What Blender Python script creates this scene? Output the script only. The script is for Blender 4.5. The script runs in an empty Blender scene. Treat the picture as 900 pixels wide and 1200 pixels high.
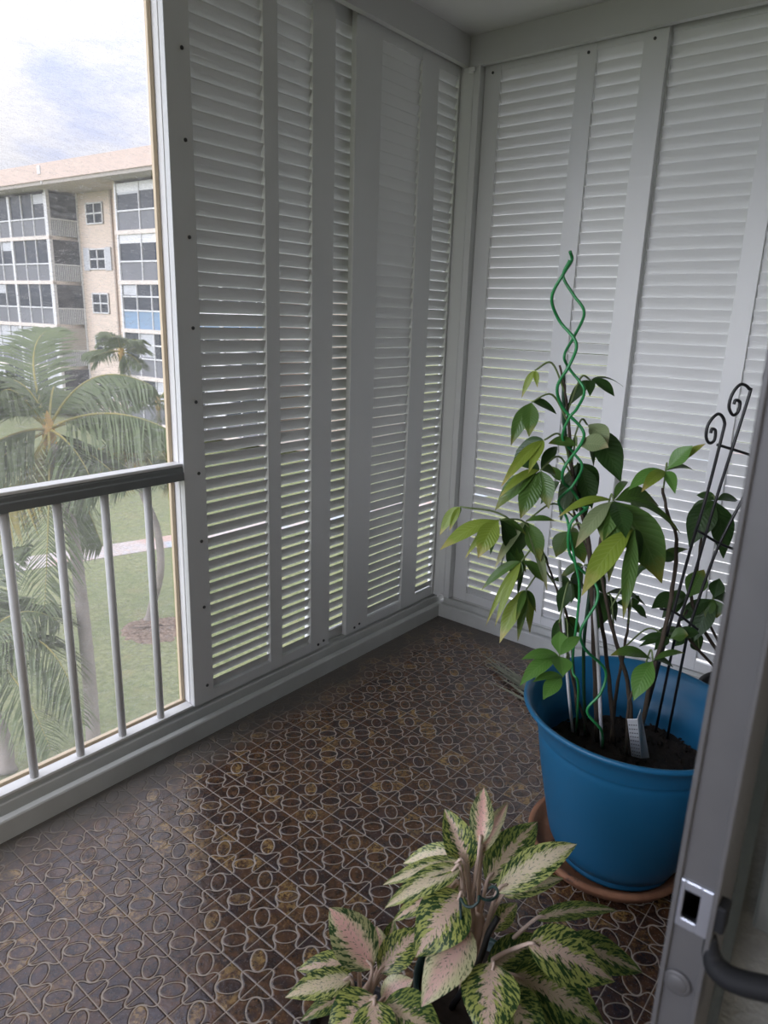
import bpy, bmesh, math, random
from mathutils import Vector, Matrix
random.seed(7)
C = bpy.context.scene.collection
PI = math.pi
V = Vector

# ---------------------------------------------------------------- camera
CAM = V((1.70227, -2.55698, 1.35))
RT = V((0.77409193, 0.63228417, 0.03159768))
UP = V((-0.1932842, 0.18851577, 0.96286189))
FW = V((-0.60284568, 0.75145095, -0.26813908))
FPX = 822.13

def ray(x, y):
    return RT * ((x - 450) / FPX) - UP * ((y - 600) / FPX) + FW

def at(x, y, d):
    return CAM + ray(x, y) * d

def on(x, y, ax, val):
    r = ray(x, y)
    return CAM + r * ((val - CAM[ax]) / r[ax])

FH = V((-0.626, 0.78, 0)).normalized()
POT = V((1.226, -.952, 0))
def pp(x, y, off=0.0, base=POT):
    """point where a sight line meets the upright plane through a plant's axis, off metres behind it"""
    r = ray(x, y)
    return CAM + r * (((base + FH * off) - CAM).dot(FH) / r.dot(FH))

# ---------------------------------------------------------------- node helper
class NT:
    def __init__(s, name):
        s.m = bpy.data.materials.new(name); s.m.use_nodes = True
        s.t = s.m.node_tree; s.n = s.t.nodes; s.l = s.t.links
        s.b = s.n['Principled BSDF']; s.out = s.n['Material Output']
    def node(s, typ, **k):
        nd = s.n.new(typ)
        for a, v in k.items(): setattr(nd, a, v)
        return nd
    def put(s, sock, v):
        if isinstance(v, bpy.types.NodeSocket): s.l.new(v, sock)
        else: sock.default_value = v
    def m_(s, op, a, b=None, c=None, clamp=False):
        nd = s.n.new('ShaderNodeMath'); nd.operation = op; nd.use_clamp = clamp
        s.put(nd.inputs[0], a)
        if b is not None: s.put(nd.inputs[1], b)
        if c is not None: s.put(nd.inputs[2], c)
        return nd.outputs[0]
    def ss(s, v, lo, hi, a=0.0, b=1.0):
        nd = s.n.new('ShaderNodeMapRange'); nd.interpolation_type = 'SMOOTHSTEP'
        s.put(nd.inputs[0], v); s.put(nd.inputs[1], lo); s.put(nd.inputs[2], hi); s.put(nd.inputs[3], a); s.put(nd.inputs[4], b)
        return nd.outputs[0]
    def mix(s, f, a, b):
        nd = s.n.new('ShaderNodeMix'); nd.data_type = 'RGBA'
        s.put(nd.inputs[0], f)
        for i, v in ((6, a), (7, b)):
            s.put(nd.inputs[i], v if isinstance(v, bpy.types.NodeSocket) else (*v[:3], 1))
        return nd.outputs[2]
    def noise(s, vec, scale, detail=3.0, rough=.55, dist=0.0):
        nd = s.n.new('ShaderNodeTexNoise')
        if vec is not None: s.l.new(vec, nd.inputs['Vector'])
        nd.inputs['Scale'].default_value = scale; nd.inputs['Detail'].default_value = detail
        nd.inputs['Roughness'].default_value = rough; nd.inputs['Distortion'].default_value = dist
        return nd.outputs[0]
    def coord(s, kind='Object'):
        return s.n.new('ShaderNodeTexCoord').outputs[kind]
    def mapv(s, vec, scale=(1, 1, 1), rot=(0, 0, 0), loc=(0, 0, 0)):
        nd = s.n.new('ShaderNodeMapping'); s.l.new(vec, nd.inputs[0])
        nd.inputs[1].default_value = loc; nd.inputs[2].default_value = rot; nd.inputs[3].default_value = scale
        return nd.outputs[0]
    def xyz(s, vec):
        nd = s.n.new('ShaderNodeSeparateXYZ'); s.l.new(vec, nd.inputs[0]); return nd.outputs
    def comb(s, x, y, z=0.0):
        nd = s.n.new('ShaderNodeCombineXYZ')
        for i, v in enumerate((x, y, z)): s.put(nd.inputs[i], v)
        return nd.outputs[0]
    def bump(s, h, strength=.3, dist=.01):
        nd = s.n.new('ShaderNodeBump'); s.put(nd.inputs['Height'], h)
        nd.inputs['Strength'].default_value = strength; nd.inputs['Distance'].default_value = dist
        s.l.new(nd.outputs[0], s.b.inputs['Normal'])
    def set(s, **k):
        for a, v in k.items():
            key = {'col': 'Base Color', 'rough': 'Roughness', 'metal': 'Metallic', 'spec': 'Specular IOR Level',
                   'trans': 'Transmission Weight', 'sss': 'Subsurface Weight', 'alpha': 'Alpha', 'coat': 'Coat Weight'}[a]
            if a == 'col' and not isinstance(v, bpy.types.NodeSocket): v = (*v[:3], 1)
            s.put(s.b.inputs[key], v)

def plain(name, col, rough=.5, metal=0.0, var=.08, scale=12, bump=0.0, bscale=60, spec=.5):
    t = NT(name); o = t.coord()
    n = t.noise(o, scale)
    c = t.mix(n, tuple(max(0, x * (1 - var)) for x in col), tuple(min(1, x * (1 + var)) for x in col))
    t.set(col=c, rough=rough, metal=metal, spec=spec)
    if bump: t.bump(t.noise(o, bscale, 4), bump, .004)
    return t.m

M = {}
M['paint'] = plain('painted_aluminium', (.68, .69, .685), .42, 0, .05, 5, .08, 180)
M['paint_curb'] = plain('worn_painted_track', (.50, .51, .49), .45, 0, .14, 9, .12, 60)
M['white'] = plain('white_enamel', (.78, .78, .77), .4, 0, .05, 8)
M['fascia'] = plain('painted_beam', (.56, .565, .56), .6, 0, .06, 4, .1, 40)
M['ceiling'] = plain('ceiling_plaster', (.62, .62, .615), .8, 0, .04, 3, .15, 90)
M['jamb'] = plain('grey_green_jamb', (.15, .165, .155), .6)
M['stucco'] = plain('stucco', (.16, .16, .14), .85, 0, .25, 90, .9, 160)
M['roomwall'] = plain('room_wall_paint', (.66, .64, .59), .8)
M['roomfloor'] = plain('room_floor', (.35, .30, .25), .5)
M['screw'] = plain('dark_screw', (.05, .05, .05), .5)
M['rail'] = plain('handrail_shade_paint', (.17, .18, .18), .5, 0, .1, 14)  # handrail colour darkened to carry the shade on its inward face
M['railtop'] = plain('weathered_white_paint', (.56, .57, .57), .45, 0, .1, 14)
M['baluster'] = plain('baluster_paint', (.62, .62, .61), .45, 0, .1, 20)
M['tan'] = plain('screen_frame_tan', (.66, .54, .38), .5)
M['alu'] = plain('mill_aluminium', (.105, .105, .108), .5, .2, .12, 30)
M['alu_bright'] = plain('latch_plate', (.46, .49, .56), .28, .7, .1, 30)
M['gasket'] = plain('black_gasket', (.009, .010, .012), .7, spec=.25)
M['black'] = plain('black_metal', (.012, .012, .013), .4)
M['blue'] = plain('blue_plastic', (.010, .115, .235), .42, 0, .08, 6, .03, 200)
M['soil'] = plain('potting_soil', (.022, .015, .011), .95, 0, .6, 60, 1.0, 60)
M['terra'] = None
M['greenpot'] = plain('dark_green_plastic', (.012, .04, .035), .4)
M['blackpot'] = plain('black_plastic', (.012, .012, .013), .5)
M['greenwire'] = plain('green_coated_wire', (.025, .22, .065), .35)
M['darkgreen'] = plain('dark_green_stake', (.01, .05, .02), .5)
M['whitestake'] = plain('white_stake', (.62, .62, .62), .5)
M['tag'] = plain('white_plastic_tag', (.72, .74, .74), .5)
M['tagdot'] = plain('tag_hole', (.1, .1, .1), .6)
M['bark'] = plain('stem_bark', (.055, .040, .026), .8, 0, .45, 50, .5, 120)
M['greenstem'] = plain('green_stem', (.10, .15, .035), .6)
M['petiole'] = plain('petiole', (.13, .18, .06), .55)
M['pinkpetiole'] = plain('pale_pink_petiole', (.62, .47, .38), .45)
M['dry'] = plain('dried_blade', (.25, .26, .19), .7, 0, .3, 30)

# terracotta saucer
t = NT('terracotta'); o = t.coord(); n = t.noise(o, 14, 5, .65)
c = t.mix(t.ss(n, .35, .7), (.26, .115, .06), (.38, .18, .10)); c = t.mix(t.ss(t.noise(o, 40, 4), .6, .75), c, (.07, .04, .03))
t.set(col=c, rough=.75); t.bump(n, .2, .004); M['terra'] = t.m

# patterned floor tile
t = NT('patterned_tile'); o = t.coord(); S = t.xyz(o); s_ = .08
u = t.m_('DIVIDE', t.m_('SUBTRACT', S[0], .564), s_); v = t.m_('DIVIDE', t.m_('SUBTRACT', S[1], -1.491), s_)
def rnd(x): return t.m_('ROUND', x)
gl = t.m_('MINIMUM', t.m_('ABSOLUTE', t.m_('SUBTRACT', u, rnd(u))), t.m_('ABSOLUTE', t.m_('SUBTRACT', v, rnd(v))))
iu = t.m_('FLOOR', u); iv = t.m_('FLOOR', v)
px = t.m_('SUBTRACT', t.m_('SUBTRACT', u, iu), .5); py = t.m_('SUBTRACT', t.m_('SUBTRACT', v, iv), .5)
par = t.m_('FLOORED_MODULO', t.m_('ADD', iu, iv), 2.0)
sg = t.m_('MULTIPLY_ADD', par, 2.0, -1.0)          # -1: long axis along (1,-1), +1: along (1,1)
la = t.m_('MULTIPLY', t.m_('ADD', px, t.m_('MULTIPLY', sg, py)), .7071)
sa = t.m_('MULTIPLY', t.m_('SUBTRACT', px, t.m_('MULTIPLY', sg, py)), .7071)
q = t.m_('SQRT', t.m_('ADD', t.m_('POWER', t.m_('DIVIDE', t.m_('ABSOLUTE', la), .345), 2.0), t.m_('POWER', t.m_('DIVIDE', t.m_('ABSOLUTE', sa), .212), 2.0)))
ov = t.m_('MULTIPLY', t.m_('ABSOLUTE', t.m_('SUBTRACT', q, 1.0)), .25)
inside = t.m_('LESS_THAN', q, 1.0)
a_ = t.m_('ADD', u, v); b_ = t.m_('SUBTRACT', u, v)
def odd(x): return t.m_('SUBTRACT', x, t.m_('MULTIPLY_ADD', rnd(t.m_('MULTIPLY', t.m_('SUBTRACT', x, 1.0), .5)), 2.0, 1.0))
da, db = odd(a_), odd(b_)
du = t.m_('MULTIPLY', t.m_('ADD', da, db), .5); dv = t.m_('MULTIPLY', t.m_('SUBTRACT', da, db), .5)
r2 = t.m_('ADD', t.m_('ADD', t.m_('MULTIPLY', du, du), t.m_('MULTIPLY', dv, dv)), 1e-5)
rr = t.m_('SQRT', r2)
c2 = t.m_('DIVIDE', t.m_('SUBTRACT', t.m_('MULTIPLY', du, du), t.m_('MULTIPLY', dv, dv)), r2)
Rr = t.m_('MULTIPLY_ADD', t.m_('POWER', t.m_('ABSOLUTE', c2), 2.8), .19, .358)
st = t.m_('MULTIPLY', t.m_('ABSOLUTE', t.m_('SUBTRACT', rr, Rr)), .8)
instar = t.m_('LESS_THAN', rr, Rr)
gl = t.m_('ADD', gl, t.m_('MULTIPLY', inside, 1.0))
dmin = t.m_('MINIMUM', t.m_('ADD', gl, .003), t.m_('MINIMUM', ov, st))
line = t.ss(dmin, .009, .022, 1.0, 0.0)
dm2 = t.ss(dmin, .006, .05)
# per-piece tint
wn = t.node('ShaderNodeTexWhiteNoise'); wn.noise_dimensions = '3D'
t.l.new(t.comb(t.m_('ADD', iu, t.m_('MULTIPLY', inside, 37.3)), t.m_('ADD', iv, t.m_('MULTIPLY', instar, 11.7)), inside), wn.inputs[0])
pv = wn.outputs[0]
fine = t.noise(o, 130, 5, .7); mid = t.noise(o, 38, 4, .6, .6)
base = t.mix(t.ss(mid, .35, .65), (.034, .018, .012), (.118, .056, .028))
base = t.mix(t.m_('MULTIPLY', t.ss(t.noise(o, 85, 5, .75, .8), .48, .62), t.ss(pv, .2, .95, .12, .85)), base, (.22, .125, .05))
base = t.mix(t.m_('MULTIPLY', t.m_('MULTIPLY', t.ss(pv, .78, .99), .8), t.ss(t.noise(o, 70, 4, .7, 1.0), .46, .58)), base, (.42, .27, .10))
base = t.mix(t.m_('MULTIPLY', t.ss(pv, .3, .0), .5), base, (.030, .020, .024))
base = t.mix(t.m_('MULTIPLY', t.ss(t.noise(o, 24, 2), .5, .62), .5), base, (.045, .032, .038))
grout = t.mix(t.noise(o, 60), (.32, .265, .22), (.44, .375, .32))
col = t.mix(line, base, grout)
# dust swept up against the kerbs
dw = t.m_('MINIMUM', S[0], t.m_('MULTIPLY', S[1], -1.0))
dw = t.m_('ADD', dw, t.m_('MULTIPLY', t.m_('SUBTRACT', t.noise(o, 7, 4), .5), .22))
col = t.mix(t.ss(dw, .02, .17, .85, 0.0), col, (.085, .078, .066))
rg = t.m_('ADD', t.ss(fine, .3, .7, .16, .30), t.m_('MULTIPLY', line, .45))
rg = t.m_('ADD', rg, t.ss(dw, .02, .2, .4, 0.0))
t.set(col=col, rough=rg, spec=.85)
t.bump(t.m_('ADD', t.m_('MULTIPLY', dm2, 1.0), t.m_('MULTIPLY', t.noise(o, 55, 3), .55)), .55, .003)
M['tile'] = t.m

# lawn, path, mulch
t = NT('lawn_grass'); o = t.coord()
n1 = t.noise(o, .5, 4); n2 = t.noise(o, 9, 5, .7); n3 = t.noise(o, 1.4, 5, .65)
c = t.mix(t.ss(n2, .3, .7), (.13, .15, .065), (.27, .285, .145)); c = t.mix(t.ss(n3, .5, .75, 0, .55), c, (.30, .26, .13))
c = t.mix(t.ss(n1, .4, .6, 0, .3), c, (.13, .18, .075))
t.set(col=c, rough=.9); t.bump(n2, .8, .05); M['lawn'] = t.m
t = NT('path_pavers'); o = t.coord(); br = t.node('ShaderNodeTexBrick'); t.l.new(o, br.inputs['Vector'])
br.inputs['Scale'].default_value = 2.2; br.inputs['Color1'].default_value = (.52, .44, .40, 1); br.inputs['Color2'].default_value = (.48, .45, .45, 1); br.inputs['Mortar'].default_value = (.36, .33, .30, 1)
c = t.mix(t.ss(t.noise(o, .35, 2), .52, .6), br.outputs[0], (.50, .35, .30)); c = t.mix(t.ss(t.noise(t.mapv(o, loc=(9, 4, 0)), .4, 2), .56, .63), c, (.38, .42, .46))
t.set(col=c, rough=.9); M['path'] = t.m
t = NT('wood_mulch'); o = t.coord(); n = t.noise(o, 14, 5, .7)
t.set(col=t.mix(t.ss(n, .35, .65), (.13, .085, .06), (.34, .25, .19)), rough=.95); t.bump(n, 1, .05); M['mulch'] = t.m

M['concrete'] = plain('added_pale_concrete', (.60, .58, .54), .9, 0, .1, 2)  # for the slab added to brighten the right louvre gaps
# distant building
M['b_wall'] = plain('building_stucco', (.66, .55, .46), .9, 0, .05, 1.2, .2, 3)
M['b_roof'] = plain('roof_fascia', (.64, .51, .44), .9, 0, .06, .8)
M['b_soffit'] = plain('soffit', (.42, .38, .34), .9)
M['b_trim'] = plain('slab_edge_white', (.68, .61, .55), .8)
M['b_frame'] = plain('window_frame_white', (.66, .66, .66), .6)
M['b_rail'] = plain('railing_grey', (.25, .26, .28), .7)
M['b_panel'] = plain('railing_panel', (.16, .165, .18), .6, 0, .25, .6)
M['b_panelblue'] = plain('railing_panel_blue', (.20, .30, .42), .6, 0, .1, .6)
M['b_shade'] = plain('pulled_blind', (.50, .51, .53), .6, 0, .1, .6)
M['b_beige'] = plain('beige_blind', (.40, .37, .33), .7, 0, .1, .6)
M['b_glass'] = plain('tinted_glass', (.055, .062, .075), .12, 0, .5, .5)
M['b_pipe'] = plain('downpipe', (.40, .33, .28), .7)

# palm materials
def leafmat(name, ca, cb, rough=.5, trans=.25, scale=3):
    t = NT(name); o = t.coord(); n = t.noise(o, scale, 3)
    c = t.mix(n, ca, cb); t.set(col=c, rough=rough)
    tr = t.node('ShaderNodeBsdfTranslucent'); t.l.new(c, tr.inputs[0])
    mx = t.node('ShaderNodeMixShader'); mx.inputs[0].default_value = trans
    t.l.new(t.b.outputs[0], mx.inputs[1]); t.l.new(tr.outputs[0], mx.inputs[2]); t.l.new(mx.outputs[0], t.out.inputs[0])
    return t.m
M['palm'] = leafmat('palm_leaflet', (.05, .09, .032), (.20, .235, .11))
M['palmdry'] = leafmat('palm_leaflet_yellowing', (.20, .22, .06), (.42, .33, .10))
M['trunk'] = plain('palm_trunk', (.25, .22, .19), .9, 0, .25, 5, .6, 14)
M['crown'] = plain('palm_crownshaft', (.38, .24, .07), .7, 0, .3, 5)

# money tree leaves: pinnate veins from the leaf's own uv
def veined(name, ca, cb, vein, edge=None, rough=.36):
    t = NT(name); uv = t.coord('UV'); X = t.xyz(uv); o = t.coord()
    w = t.m_('ABSOLUTE', t.m_('SUBTRACT', X[0], .5)); ph = t.m_('MULTIPLY', t.m_('SUBTRACT', X[1], t.m_('MULTIPLY', w, .35)), 13.0)
    f = t.m_('ABSOLUTE', t.m_('SUBTRACT', t.m_('FRACT', ph), .5))
    vl = t.m_('MAXIMUM', t.ss(f, .03, .13, 1, 0), t.ss(w, .012, .035, 1, 0))
    c = t.mix(t.noise(o, 9, 3), ca, cb)
    if edge: c = t.mix(t.m_('MULTIPLY', t.ss(t.m_('ADD', X[1], t.m_('MULTIPLY', t.noise(o, 30, 3), .5)), .95, 1.3), 1.0), c, edge)
    c = t.mix(t.m_('MULTIPLY', vl, .4), c, vein)
    t.set(col=c, rough=rough, spec=.45)
    t.bump(t.m_('MULTIPLY', t.ss(f, 0, .5), 1.0), .18, .003)
    tr = t.node('ShaderNodeBsdfTranslucent'); t.l.new(c, tr.inputs[0])
    mx = t.node('ShaderNodeMixShader'); mx.inputs[0].default_value = .28
    t.l.new(t.b.outputs[0], mx.inputs[1]); t.l.new(tr.outputs[0], mx.inputs[2]); t.l.new(mx.outputs[0], t.out.inputs[0])
    return t.m
M['lf_mid'] = veined('leaf_green', (.055, .125, .022), (.095, .18, .035), (.13, .22, .06), (.20, .19, .03))
M['lf_dark'] = veined('leaf_dark_green', (.022, .062, .014), (.045, .098, .022), (.07, .13, .04))
M['lf_yel'] = veined('leaf_yellow_green', (.15, .24, .022), (.26, .33, .045), (.30, .38, .10), (.45, .36, .12))
M['lf_pale'] = veined('leaf_pale', (.20, .27, .12), (.30, .36, .18), (.38, .42, .24), (.45, .38, .20))
M['lf_new'] = veined('leaf_fresh_green', (.075, .19, .03), (.12, .26, .05), (.18, .32, .09))

# variegated leaf: cream / pink centre feathering into mottled green
def varieg(name, centre, amount, dark=(.026, .070, .018), lite=(.44, .48, .13)):
    t = NT(name); uv = t.coord('UV'); X = t.xyz(uv); oi = t.node('ShaderNodeObjectInfo')
    w = t.m_('MULTIPLY', t.m_('ABSOLUTE', t.m_('SUBTRACT', X[0], .5)), 2.0)
    sl = t.m_('SUBTRACT', X[1], t.m_('MULTIPLY', w, .30))
    side = t.m_('MULTIPLY', t.m_('GREATER_THAN', X[0], .5), 7.3)
    rnd_ = t.m_('MULTIPLY', oi.outputs['Random'], 40.0)
    vec = t.comb(t.m_('MULTIPLY_ADD', w, 2.4, side), t.m_('MULTIPLY', sl, 13.0), rnd_)
    n = t.noise(vec, 1.35, 3, .6); n2 = t.noise(vec, 1.9, 3, .6); n3 = t.noise(vec, 3.2, 2, .5)
    f = t.m_('ADD', t.m_('MULTIPLY', t.m_('SUBTRACT', n, .5), 2.1), t.m_('MULTIPLY', t.m_('SUBTRACT', w, amount), 1.5))
    f = t.m_('SUBTRACT', f, t.ss(X[1], .0, .3, .35, 0))
    g = t.ss(f, -.08, .10)
    speck = t.ss(n2, .47, .54)
    cream = t.mix(t.ss(w, .1, .8), centre, (.66, .64, .36))
    gr = t.mix(speck, dark, lite)
    c = t.mix(g, cream, gr)
    c = t.mix(t.m_('MULTIPLY', t.ss(n3, .56, .63), .85), c, gr)
    c = t.mix(t.ss(w, .02, .07, .7, 0), c, centre)
    t.set(col=c, rough=.36, spec=.45)
    t.bump(n, .15, .004)
    tr = t.node('ShaderNodeBsdfTranslucent'); t.l.new(c, tr.inputs[0])
    mx = t.node('ShaderNodeMixShader'); mx.inputs[0].default_value = .2
    t.l.new(t.b.outputs[0], mx.inputs[1]); t.l.new(tr.outputs[0], mx.inputs[2]); t.l.new(mx.outputs[0], t.out.inputs[0])
    return t.m
M['ag_green'] = varieg('variegated_green', (.76, .56, .44), .26)
M['ag_dark'] = varieg('variegated_dark', (.60, .47, .33), .20, lite=(.27, .33, .08))
M['ag_pale'] = varieg('variegated_cream', (.84, .72, .52), .48, lite=(.50, .54, .18))
M['ag_pink'] = varieg('variegated_pink', (.84, .50, .43), .50, lite=(.42, .42, .20))
M['ag_blush'] = varieg('variegated_blush', (.82, .54, .46), .98, lite=(.55, .48, .28))

# glass pane of the door
t = NT('door_glass'); t.set(col=(.8, .86, .84), rough=.03, trans=1.0); t.b.inputs['IOR'].default_value = 1.45; M['glass'] = t.m
# insect mesh: fine woven grey, mostly open
t = NT('insect_mesh'); o = t.coord()
st_ = t.noise(t.mapv(o, scale=(1, 14, 60), rot=(-.35, 0, 0)), 2.2, 4, .75, 1.2)
st2 = t.noise(t.mapv(o, scale=(1, 160, 160)), 2.0, 2, .6)
fac = t.m_('ADD', t.ss(st_, .40, .66, .16, .33), t.ss(st2, .4, .7, -.04, .06))
tp = t.node('ShaderNodeBsdfTransparent'); df = t.node('ShaderNodeBsdfDiffuse'); tl = t.node('ShaderNodeBsdfTranslucent')
df.inputs[0].default_value = (.62, .61, .62, 1); tl.inputs[0].default_value = (.70, .69, .70, 1)
ad = t.node('ShaderNodeMixShader'); ad.inputs[0].default_value = .6; t.l.new(df.outputs[0], ad.inputs[1]); t.l.new(tl.outputs[0], ad.inputs[2])
mx = t.node('ShaderNodeMixShader'); t.l.new(fac, mx.inputs[0]); t.l.new(tp.outputs[0], mx.inputs[1]); t.l.new(ad.outputs[0], mx.inputs[2])
t.l.new(mx.outputs[0], t.out.inputs[0]); M['mesh'] = t.m

# ---------------------------------------------------------------- mesh builder
class MB:
    def __init__(s): s.v = []; s.f = []; s.mi = []; s.uv = []; s.sm = []
    def add(s, vs, fs, mi=0, uvs=None, smooth=False):
        k = len(s.v); s.v += [tuple(p) for p in vs]
        for f in fs:
            s.f.append([k + i for i in f]); s.mi.append(mi); s.sm.append(smooth)
            s.uv.append([uvs[i] for i in f] if uvs else [(0, 0)] * len(f))
    def box(s, a, b, mi=0, frame=None, bev=0.0):
        (x0, y0, z0), (x1, y1, z1) = a, b
        x0, x1 = sorted((x0, x1)); y0, y1 = sorted((y0, y1)); z0, z1 = sorted((z0, z1))
        bm = bmesh.new(); bmesh.ops.create_cube(bm, size=1)
        for vv in bm.verts: vv.co = V((x0 + (vv.co.x + .5) * (x1 - x0), y0 + (vv.co.y + .5) * (y1 - y0), z0 + (vv.co.z + .5) * (z1 - z0)))
        if bev: bmesh.ops.bevel(bm, geom=bm.edges[:], offset=bev, segments=2, affect='EDGES', profile=.5)
        bm.verts.index_update()
        vs = [(frame @ vv.co) if frame else vv.co.copy() for vv in bm.verts]
        s.add(vs, [[l.index for l in f.verts] for f in bm.faces], mi); bm.free()
    def tube(s, pts, r, n=8, mi=0, cap=True):
        pts = [V(p) for p in pts]; m = len(pts)
        rs = r if isinstance(r, (list, tuple)) else [r] * m
        vs = []; ref = None
        for i, p in enumerate(pts):
            T = (pts[min(i + 1, m - 1)] - pts[max(i - 1, 0)]).normalized()
            if ref is None: ref = T.orthogonal().normalized()
            ref = (ref - T * ref.dot(T))
            ref = ref.normalized() if ref.length > 1e-6 else T.orthogonal().normalized()
            B = T.cross(ref)
            for k in range(n):
                a = 2 * PI * k / n; vs.append(p + (ref * math.cos(a) + B * math.sin(a)) * rs[i])
        fs = []
        for i in range(m - 1):
            for k in range(n):
                fs.append([i * n + k, i * n + (k + 1) % n, (i + 1) * n + (k + 1) % n, (i + 1) * n + k])
        if cap: fs.append(list(range(n))[::-1]); fs.append([(m - 1) * n + k for k in range(n)])
        s.add(vs, fs, mi, smooth=True)
    def lathe(s, prof, c, n=64, mi=0, closed=False):
        vs = []
        for (r, z) in prof:
            for k in range(n):
                a = 2 * PI * k / n; vs.append((c[0] + r * math.cos(a), c[1] + r * math.sin(a), c[2] + z))
        fs = []
        m = len(prof)
        for i in range(m if closed else m - 1):
            j = (i + 1) % m
            for k in range(n): fs.append([i * n + k, i * n + (k + 1) % n, j * n + (k + 1) % n, j * n + k])
        s.add(vs, fs, mi, smooth=True)
    def prism(s, poly, fn, a0, a1, mi=0):
        """extrude a closed outline (p, q) from a0 to a1; fn(a, p, q) gives the point"""
        n = len(poly); vs = [fn(a0, *p) for p in poly] + [fn(a1, *p) for p in poly]
        fs = [[i, (i + 1) % n, n + (i + 1) % n, n + i] for i in range(n)] + [list(range(n))[::-1], list(range(n, 2 * n))]
        s.add(vs, fs, mi)
    def leaf(s, P0, P1, P2, w, N, shape='lance', fold=.25, wave=0.0, mi=0, nt=10, nu=6, droop=.0):
        P0, P1, P2, N = V(P0), V(P1), V(P2), V(N)
        vs = []; uvs = []
        ph = random.uniform(0, 6)
        for i in range(nt + 1):
            tt = i / nt; B = P0 * (1 - tt) ** 2 + P1 * 2 * tt * (1 - tt) + P2 * tt * tt
            T = ((P1 - P0) * (1 - tt) + (P2 - P1) * tt).normalized()
            S = T.cross(N).normalized(); NN = S.cross(T).normalized()
            if shape == 'lance': hw = (math.sin(PI * tt ** .9)) ** .95 * (1 - .12 * tt)
            elif shape == 'obov': hw = (math.sin(PI * tt ** 1.15)) ** 1.1 * (1.08 - .1 * tt)
            else: hw = (math.sin(PI * min(1, tt) ** .78)) ** .85 * (1 - .10 * tt)
            hw = max(hw, .015) * w * .5
            for k in range(nu + 1):
                u_ = k / nu * 2 - 1
                p = B + S * (hw * u_) + NN * (fold * hw * abs(u_) - droop * hw * u_ * u_ + wave * w * math.sin(tt * 9 + ph + u_ * 1.5) * abs(u_))
                vs.append(p); uvs.append((k / nu, tt))
        fs = []
        for i in range(nt):
            for k in range(nu):
                a = i * (nu + 1) + k; fs.append([a, a + 1, a + nu + 2, a + nu + 1])
        s.add(vs, fs, mi, uvs, True)
    def build(s, name, mats, parent=None, recalc=False):
        me = bpy.data.meshes.new(name); me.from_pydata(s.v, [], s.f)
        mats = mats if isinstance(mats, (list, tuple)) else [mats]
        for m in mats: me.materials.append(m)
        uvl = me.uv_layers.new(name='UVMap'); k = 0
        for pi, p in enumerate(me.polygons):
            p.material_index = s.mi[pi]; p.use_smooth = s.sm[pi]
            for j in range(p.loop_total): uvl.data[p.loop_start + j].uv = s.uv[pi][j]
        if recalc:
            bm = bmesh.new(); bm.from_mesh(me); bmesh.ops.recalc_face_normals(bm, faces=bm.faces[:]); bm.to_mesh(me); bm.free()
        o = bpy.data.objects.new(name, me); C.objects.link(o)
        if parent: 
            o.parent = parent
            o.matrix_parent_inverse = Matrix.Translation(parent.location).inverted() if parent.type == 'EMPTY' else Matrix.Identity(4)
        return o

def tag(o, label=None, cat=None, group=None, kind=None):
    if label: o['label'] = label
    if cat: o['category'] = cat
    if group: o['group'] = group
    if kind: o['kind'] = kind
    return o
def thing(name, label, cat, loc=(0, 0, 0), group=None):
    o = bpy.data.objects.new(name, None); o.empty_display_size = .1; C.objects.link(o); o.location = loc
    return tag(o, label, cat, group)
def struct(name, mb, mats, label=None, cat=None, parent=None):
    o = mb.build(name, mats, parent, recalc=True)
    if not parent: tag(o, label, cat, None, 'structure')
    return o
def curve(pts, n=6):
    """smooth path through points (Catmull-Rom)"""
    P = [V(p) for p in pts]; P = [P[0] * 2 - P[1]] + P + [P[-1] * 2 - P[-2]]; out = []
    for i in range(1, len(P) - 2):
        for k in range(n):
            t_ = k / n; a, b, c, d = P[i - 1:i + 3]
            out.append(.5 * ((2 * b) + (c - a) * t_ + (2 * a - 5 * b + 4 * c - d) * t_ ** 2 + (3 * b - a - 3 * c + d) * t_ ** 3))
    out.append(P[-2]); return out

# ---------------------------------------------------------------- setting
Lf = lambda a, o, z: V((-o, a, z))      # left louvre wall: a = along y, o = depth outward
Rf = lambda a, o, z: V((a, o, z))       # right louvre wall: a = along x
YB, XR = -3.6, 1.64
mb = MB(); mb.box((-.13, YB, -.16), (1.80, .13, 0)); struct('floor', mb, M['tile'], 'brown glazed tile floor with pale oval and star grout pattern', 'floor')
mb = MB(); mb.box((-.13, YB, 2.388), (1.80, .13, 2.5)); struct('ceiling', mb, M['ceiling'], 'off-white plaster balcony ceiling', 'ceiling')
prof = [(0, 0), (0, .056), (.003, .060), (.020, .062), (.022, .050), (.034, .050), (.036, .082), (.039, .085), (.050, .085), (.052, .098), (.12, .098), (.12, 0)]
mb = MB(); mb.prism(prof, Lf, YB, 0.12); struct('trim_1', mb, M['paint_curb'], 'grooved painted sill track under the left louvres and railing', 'sill')
mb = MB(); mb.prism(prof, Rf, 0, XR); struct('trim_2', mb, M['paint_curb'], 'grooved painted sill track under the right louvres', 'sill')
beam = [(-.0, 2.284), (.025, 2.284), (.025, 2.335), (.12, 2.335), (.12, 2.388), (0, 2.388)]
mb = MB(); mb.prism(beam, Lf, YB, .12); struct('trim_3', mb, M['fascia'], 'painted header beam above the left louvres', 'beam')
mb = MB(); mb.prism(beam, Rf, 0, XR); struct('trim_4', mb, M['fascia'], 'painted header beam above the right louvres', 'beam')
mb = MB()
mb.box((XR, -1.95, 0), (1.80, .13, 2.388)); mb.box((XR, YB, 0), (1.80, -3.35, 2.388)); mb.box((XR, -3.35, 2.12), (1.80, -1.95, 2.388))
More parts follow.
